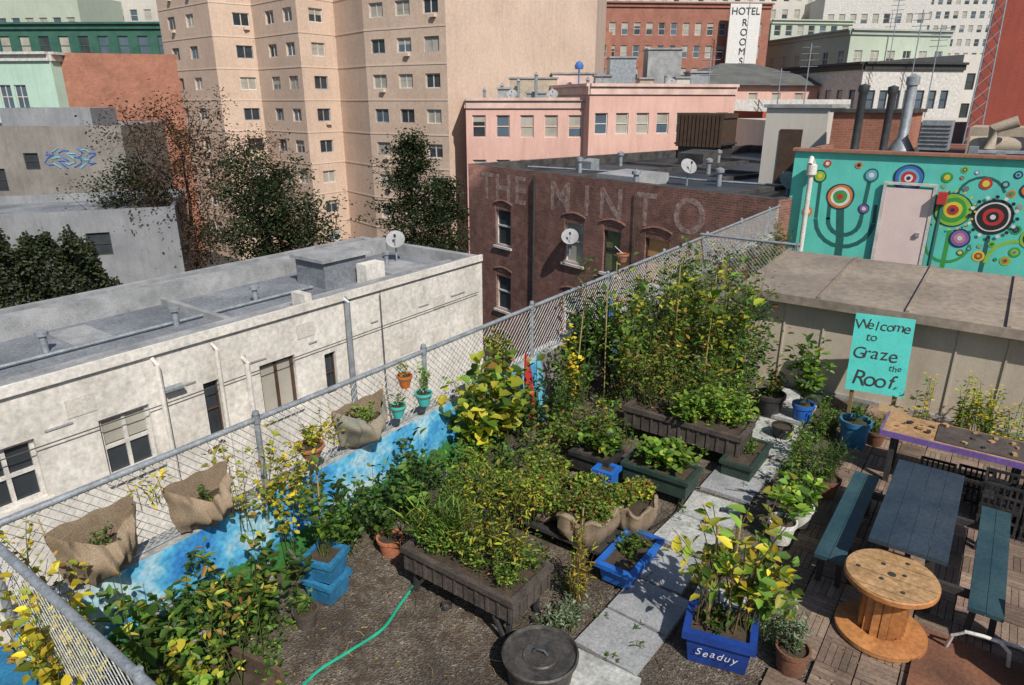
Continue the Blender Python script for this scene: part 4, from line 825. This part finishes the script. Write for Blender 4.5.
plant('fence_ivy',[(-5.25,15.2,.2),(-5.25,16.4,.2),(-5.2,17.8,.1),(-5.2,19,.1),(-5.2,20,.1)],1.3,.5,14,24,.11,Gd+Au[:3],.55,.15,.2,rad=.08)
plant('leafy_shrub',[(-3.6,8.2,.45),(-3.2,8.2,.45)],1.05,.38,18,24,.07,Gm+Au[:3],.38,.1,.15,rad=.05)
plant('basil_bush',[(-2.65,8.2,.45),(-2.4,8.35,.4),(-2.9,8.1,.45)],.55,.3,20,22,.075,Gb,.6,.15,.15,rad=.03)
plant('feathery_herb',[(-3.0,8.8,0),(-2.6,8.8,0)],1.5,.38,24,26,.07,Gb+Gm,.3,.15,.15,rad=.05)
plant('low_groundcover',row(-4.6,-2.6,7.2,11,0,36),.35,.25,8,12,.06,Gm,.6,.1,.15,rad=.02)
plant('strawberry_plant',row(-3.15,-2.45,6.8,7.05,.34,7),.34,.24,12,7,.10,Gb,.8,.5,.06,rad=.01)
plant('strawberry_plant',row(-3.8,-3.4,6.68,6.85,.34,4),.32,.2,12,7,.09,Gm+Gb,.8,.5,.06,rad=.01)
# raised bed
plant('herb_bed',row(-3.9,-2.85,3.9,4.3,.47,17),.38,.18,13,11,.055,Gb+Gm,.35,.15,.08,rad=.02,flowers=((.55,.46,.08),.15,.014,2))
plant('seeding_grass',row(-3.6,-2.9,3.95,4.35,.47,7),.55,.22,16,5,.09,Yg+Au,.25,.3,.08,rad=.02)
plant('grass_clump',row(-3.98,-3.6,3.95,4.4,.47,6),.5,.22,40,2,.2,Gb,.07,.1,.06,lift=1.2)
plant('lavender_bush',row(-4.35,-3.7,4.6,5.1,0,8),.95,.25,18,18,.055,Gb+Gm,.3,.3,.12,rad=.03,flowers=((.28,.2,.42),.12,.014,4))
plant('yellow_flowering_herb',row(-4.25,-3.5,4.6,5.15,.3,6),.7,.22,14,11,.055,Yg,.4,.3,.1,rad=.03)
plant('creeping_thyme',row(-3.95,-3.28,5.2,6.0,.44,22),.21,.18,17,13,.04,Gb+Yg[:1]+Rd,.7,.2,.1,rad=.015)
plant('creeping_thyme',row(-3.25,-2.72,5.2,5.8,.46,18),.22,.18,17,13,.04,Gb+Rd+Au[:1],.7,.2,.1,rad=.015)
plant('creeping_thyme',row(-2.85,-2.5,5.7,6.1,.44,9),.18,.15,16,12,.04,Yg+Rd,.7,.2,.1,rad=.015)
plant('reed_stalks',[(-2.65,4.75,0),(-2.55,4.55,0)],.95,.14,14,10,.09,Au+Yg,.2,.2,.08,stem=(.14,.09,.04),lift=.7)
plant('silver_sage',[(-2.5,4.35,0),(-2.6,4.2,0)],.33,.2,20,14,.05,Gg,.35,.1,.08,rad=.01)
plant('herb_bed',row(-2.5,-2.35,5.1,5.6,.2,6),.18,.14,12,8,.04,Gm,.6); plant('herb_bed',row(-2.2,-2.1,7.8,8.4,.2,5),.15,.12,10,8,.04,Gm)
plant('tree_collard_plant',[(-1.42,4.78,.3),(-1.2,4.85,.3)],1.4,.45,12,8,.15,Yg+Gb+Yl[:2],.55,.4,.12,stem=(.16,.12,.06),sr=.008,rad=.03)
plant('tree_collard_plant',[(-1.1,4.9,.28),(-1.0,5.0,.2)],.9,.32,9,8,.14,Gm+Gb,.6,.35,.1,rad=.03)
plant('leafy_shrub',[(-1.3,4.8,.28)],.3,.2,14,10,.06,Gm,.5,.1,.12)
plant('silver_sage',(-.75,4.98,.22),.38,.17,24,16,.05,Gg,.3,.1,.08)
plant('silver_sage',[(-.95,5.15,0),(-.9,5.35,0)],.45,.2,16,14,.06,Gg,.3,.1,.08)
plant('rhubarb_chard',[(-1.32,6.72,.26),(-1.24,7.15,.26)],.42,.26,13,5,.15,Gb,.65,.6,.05,rad=.02)
plant('rosemary_bush',[(-1.15,7.95,.25)],.65,.3,30,22,.055,Gd+Gm,.25,.1,.08,rad=.02); plant('leafy_shrub',[(-1.45,8.3,0),(-1.6,8.7,0),(-1.4,7.8,0)],.65,.27,16,15,.08,Gm,.4,.2,.1,rad=.03)
plant('ficus_plant',[(-1.92,9.95,.3)],1.1,.4,22,15,.15,Gm+Gb,.5,.25,.08,rad=.04)
plant('potted_herb',[(-2.4,9.95,.3)],.5,.28,18,14,.08,Rd+Gm,.5,.2,.1)
plant('potted_herb',[(-1.15,9.55,.36),(-.9,9.75,.2)],.35,.2,14,12,.06,Gm,.4); plant('low_groundcover',row(-1.7,-1.3,9.3,10.2,0,6),.5,.2,12,10,.06,Gm,.4)
plant('yellow_flower_plant',row(-.45,.7,10.1,10.8,.0,8),1.0,.2,10,14,.08,Gb+Yg,.4,.3,.1,rad=.02,flowers=((.65,.5,.03),.6,.03,2))
plant('leafy_shrub',row(1.3,3,10.2,10.8,0,6),.6,.3,14,16,.08,Gm,.5,.2,.1,rad=.02)
plant('path_weeds',row(-2.5,-1.6,4.2,10,0.0,34),.1,.08,6,5,.035,Gm,.4)
plant('path_weeds',row(-4.2,-2.6,4.5,5.2,0.0,14),.3,.15,8,8,.05,Gm+Au,.4)
n=2000; x=rng.uniform(-5,0.2,n); y=rng.uniform(2,9,n); P=np.stack([x,y,np.where(x>-1.2,.04,.012)],1); az=rng.uniform(0,6.28,n)
leafmesh('fallen_leaves',P,np.stack([np.cos(az),np.sin(az),rng.uniform(0,.2,n)],1),np.tile([0,0,1.],(n,1)),rng.uniform(.012,.04,n),rng.uniform(.008,.022,n),pick([((.25,.16,.06),2),((.12,.08,.04),3),((.35,.3,.08),1),((.38,.34,.28),1)],n))

# background trees
def tree(name,base,h,crown,nleaf,ls,pal,trunk_r=.3,limbs=14,conif=False,spread=1.0):
    bx0,by0=base; P=[];D=[];U=[];L=[];C=[];ST=[]
    b0=np.array([bx0,by0,G0]); top=b0+np.array([0,0,h])
    ST.append((np.linspace(b0,top-np.array([0,0,h*.08]),8)+rng.normal(0,.08,(8,3)),trunk_r,trunk_r*.15,(.09,.065,.05)))
    for k in range(limbs):
        t=.3+.68*k/limbs; s0=b0+(top-b0)*t; a=k*2.4+rng.uniform(-.5,.5)
        R_=crown*(1.08-t)*1.35*rng.uniform(.7,1.15) if conif else crown*sin(pi*min(.95,(t-.22)/.85))**.7*rng.uniform(.65,1.1)
        e=s0+np.array([R_*cos(a),R_*sin(a),R_*(.12 if conif else .75)]); pts_=np.linspace(s0,e,5); pts_[1:-1]+=rng.normal(0,.12,(3,3)); ST.append((pts_,trunk_r*.32*(1.1-t),.025,(.10,.075,.055)))
        for j in range(6):
            f=rng.uniform(.4,1); sb_=s0+(e-s0)*f; tw=sb_+rng.normal(0,R_*.28+.15,3); ST.append((np.linspace(sb_,tw,3),.03,.01,(.11,.08,.06)))
            n=int(nleaf/(limbs*6)*rng.uniform(.2,1.8))
            if n<1: continue
            cl=tw+rng.normal(0,1,(n,3))*np.array([.42,.42,.2 if conif else .34])*spread; dk=rng.uniform(.5,1.35)
            az=rng.uniform(0,6.28,n); P.append(cl);D.append(np.stack([np.cos(az),np.sin(az),rng.normal(0,.5,n)],1));U.append(rng.normal(0,.5,(n,3))+np.array([0,0,1]));L.append(ls*rng.uniform(.6,1.3,n));C.append(pick(pal,n)*dk)
    P=np.concatenate(P);D=np.concatenate(D);U=np.concatenate(U);L=np.concatenate(L);C=np.concatenate(C)
    return leafmesh(name,P,D,U,L,L*.55,C,ST)
Br=[((.10,.05,.032),3),((.07,.04,.025),3),((.05,.055,.02),1.2)]
Dk=[((.020,.038,.013),3),((.03,.05,.017),2),((.045,.06,.02),1)]
tree('autumn_plum_tree',S(42,-19.6),12.0,3.4,8500,.17,Br,.25,34)
tree('autumn_plum_tree',S(45,-16.6),10.8,2.6,4000,.17,Br,.2,28)
tree('street_tree',S(39,-14.0),9.6,2.5,9000,.2,Dk,.25,26,spread=.85)
tree('street_tree',S(37,-11.6),7.6,2.2,6500,.2,Dk,.25,22,spread=.85)
tree('cedar_tree',S(41,-5.9),11.7,2.7,13000,.18,Dk,.25,48,conif=True,spread=.8)
tree('cedar_tree',S(43,-4.0),9.0,2.0,6500,.18,Dk,.2,34,conif=True,spread=.8)
tree('street_tree',S(44,-24),9.0,2.6,6000,.2,Dk,.25,22)
n=9000; A=Vector(S(36,-30));B=Vector(S(40,-19.6)); d=(B-A).normalized(); nn=Vector((d.y,-d.x)); u=rng.uniform(0,7.8,n)
zt=-2.0-.9*np.abs(np.sin(u*.9+1))-.5*np.sin(u*2.7)-.35*np.sin(u*6.1+2)-np.maximum(0,u-5.5)*1.0; z=zt-rng.uniform(0,1,n)**1.3*5+rng.normal(0,.15,n)
o_=rng.uniform(.05,1,n)*(1+.6*np.sin(u*2+z*1.5)); P=np.stack([A.x+d.x*u+nn.x*o_,A.y+d.y*u+nn.y*o_,z],1); az=rng.uniform(0,6.28,n)
leafmesh('ivy',P,np.stack([np.cos(az),np.sin(az),rng.normal(-.3,.3,n)],1),np.tile([nn.x,nn.y,.5],(n,1))+rng.normal(0,.4,(n,3)),rng.uniform(.12,.28,n),rng.uniform(.08,.18,n),pick([((.02,.03,.012),3),((.03,.045,.015),2),((.05,.055,.02),1)],n)*rng.uniform(.6,1.4,(n,1)))

# ---------------------------------------------------------------- light, world, camera
w=bpy.data.worlds.new("World"); sc.world=w; w.use_nodes=True; nt=w.node_tree; bg=nt.nodes['Background']
sd=Vector((.86,-.51,0)).normalized(); el=radians(45)
sk=nt.nodes.new('ShaderNodeTexSky'); sk.sky_type='NISHITA'; sk.sun_disc=False; sk.sun_elevation=el; sk.sun_rotation=atan2(sd.x,sd.y)
nt.links.new(sk.outputs[0],bg.inputs[0]); bg.inputs[1].default_value=.085
l=bpy.data.lights.new('sun','SUN'); l.energy=5.0; l.angle=radians(.5); l.color=(1,.94,.85); lo=bpy.data.objects.new('sun',l); sc.collection.objects.link(lo)
dirv=Vector((sd.x*cos(el),sd.y*cos(el),sin(el))); lo.rotation_euler=(-dirv).to_track_quat('-Z','Y').to_euler(); lo.location=dirv*50
cd=bpy.data.cameras.new('camera'); cam=bpy.data.objects.new('camera',cd); sc.collection.objects.link(cam); sc.camera=cam
cd.sensor_width=36; cd.lens=36*683/1024; cd.clip_end=2000; cd.clip_start=.05
cam.location=(0,0,4.5); cam.rotation_euler=(radians(90-19.5),0,radians(36))
sc.view_settings.view_transform='Standard'; sc.view_settings.look='None'; sc.view_settings.exposure=0
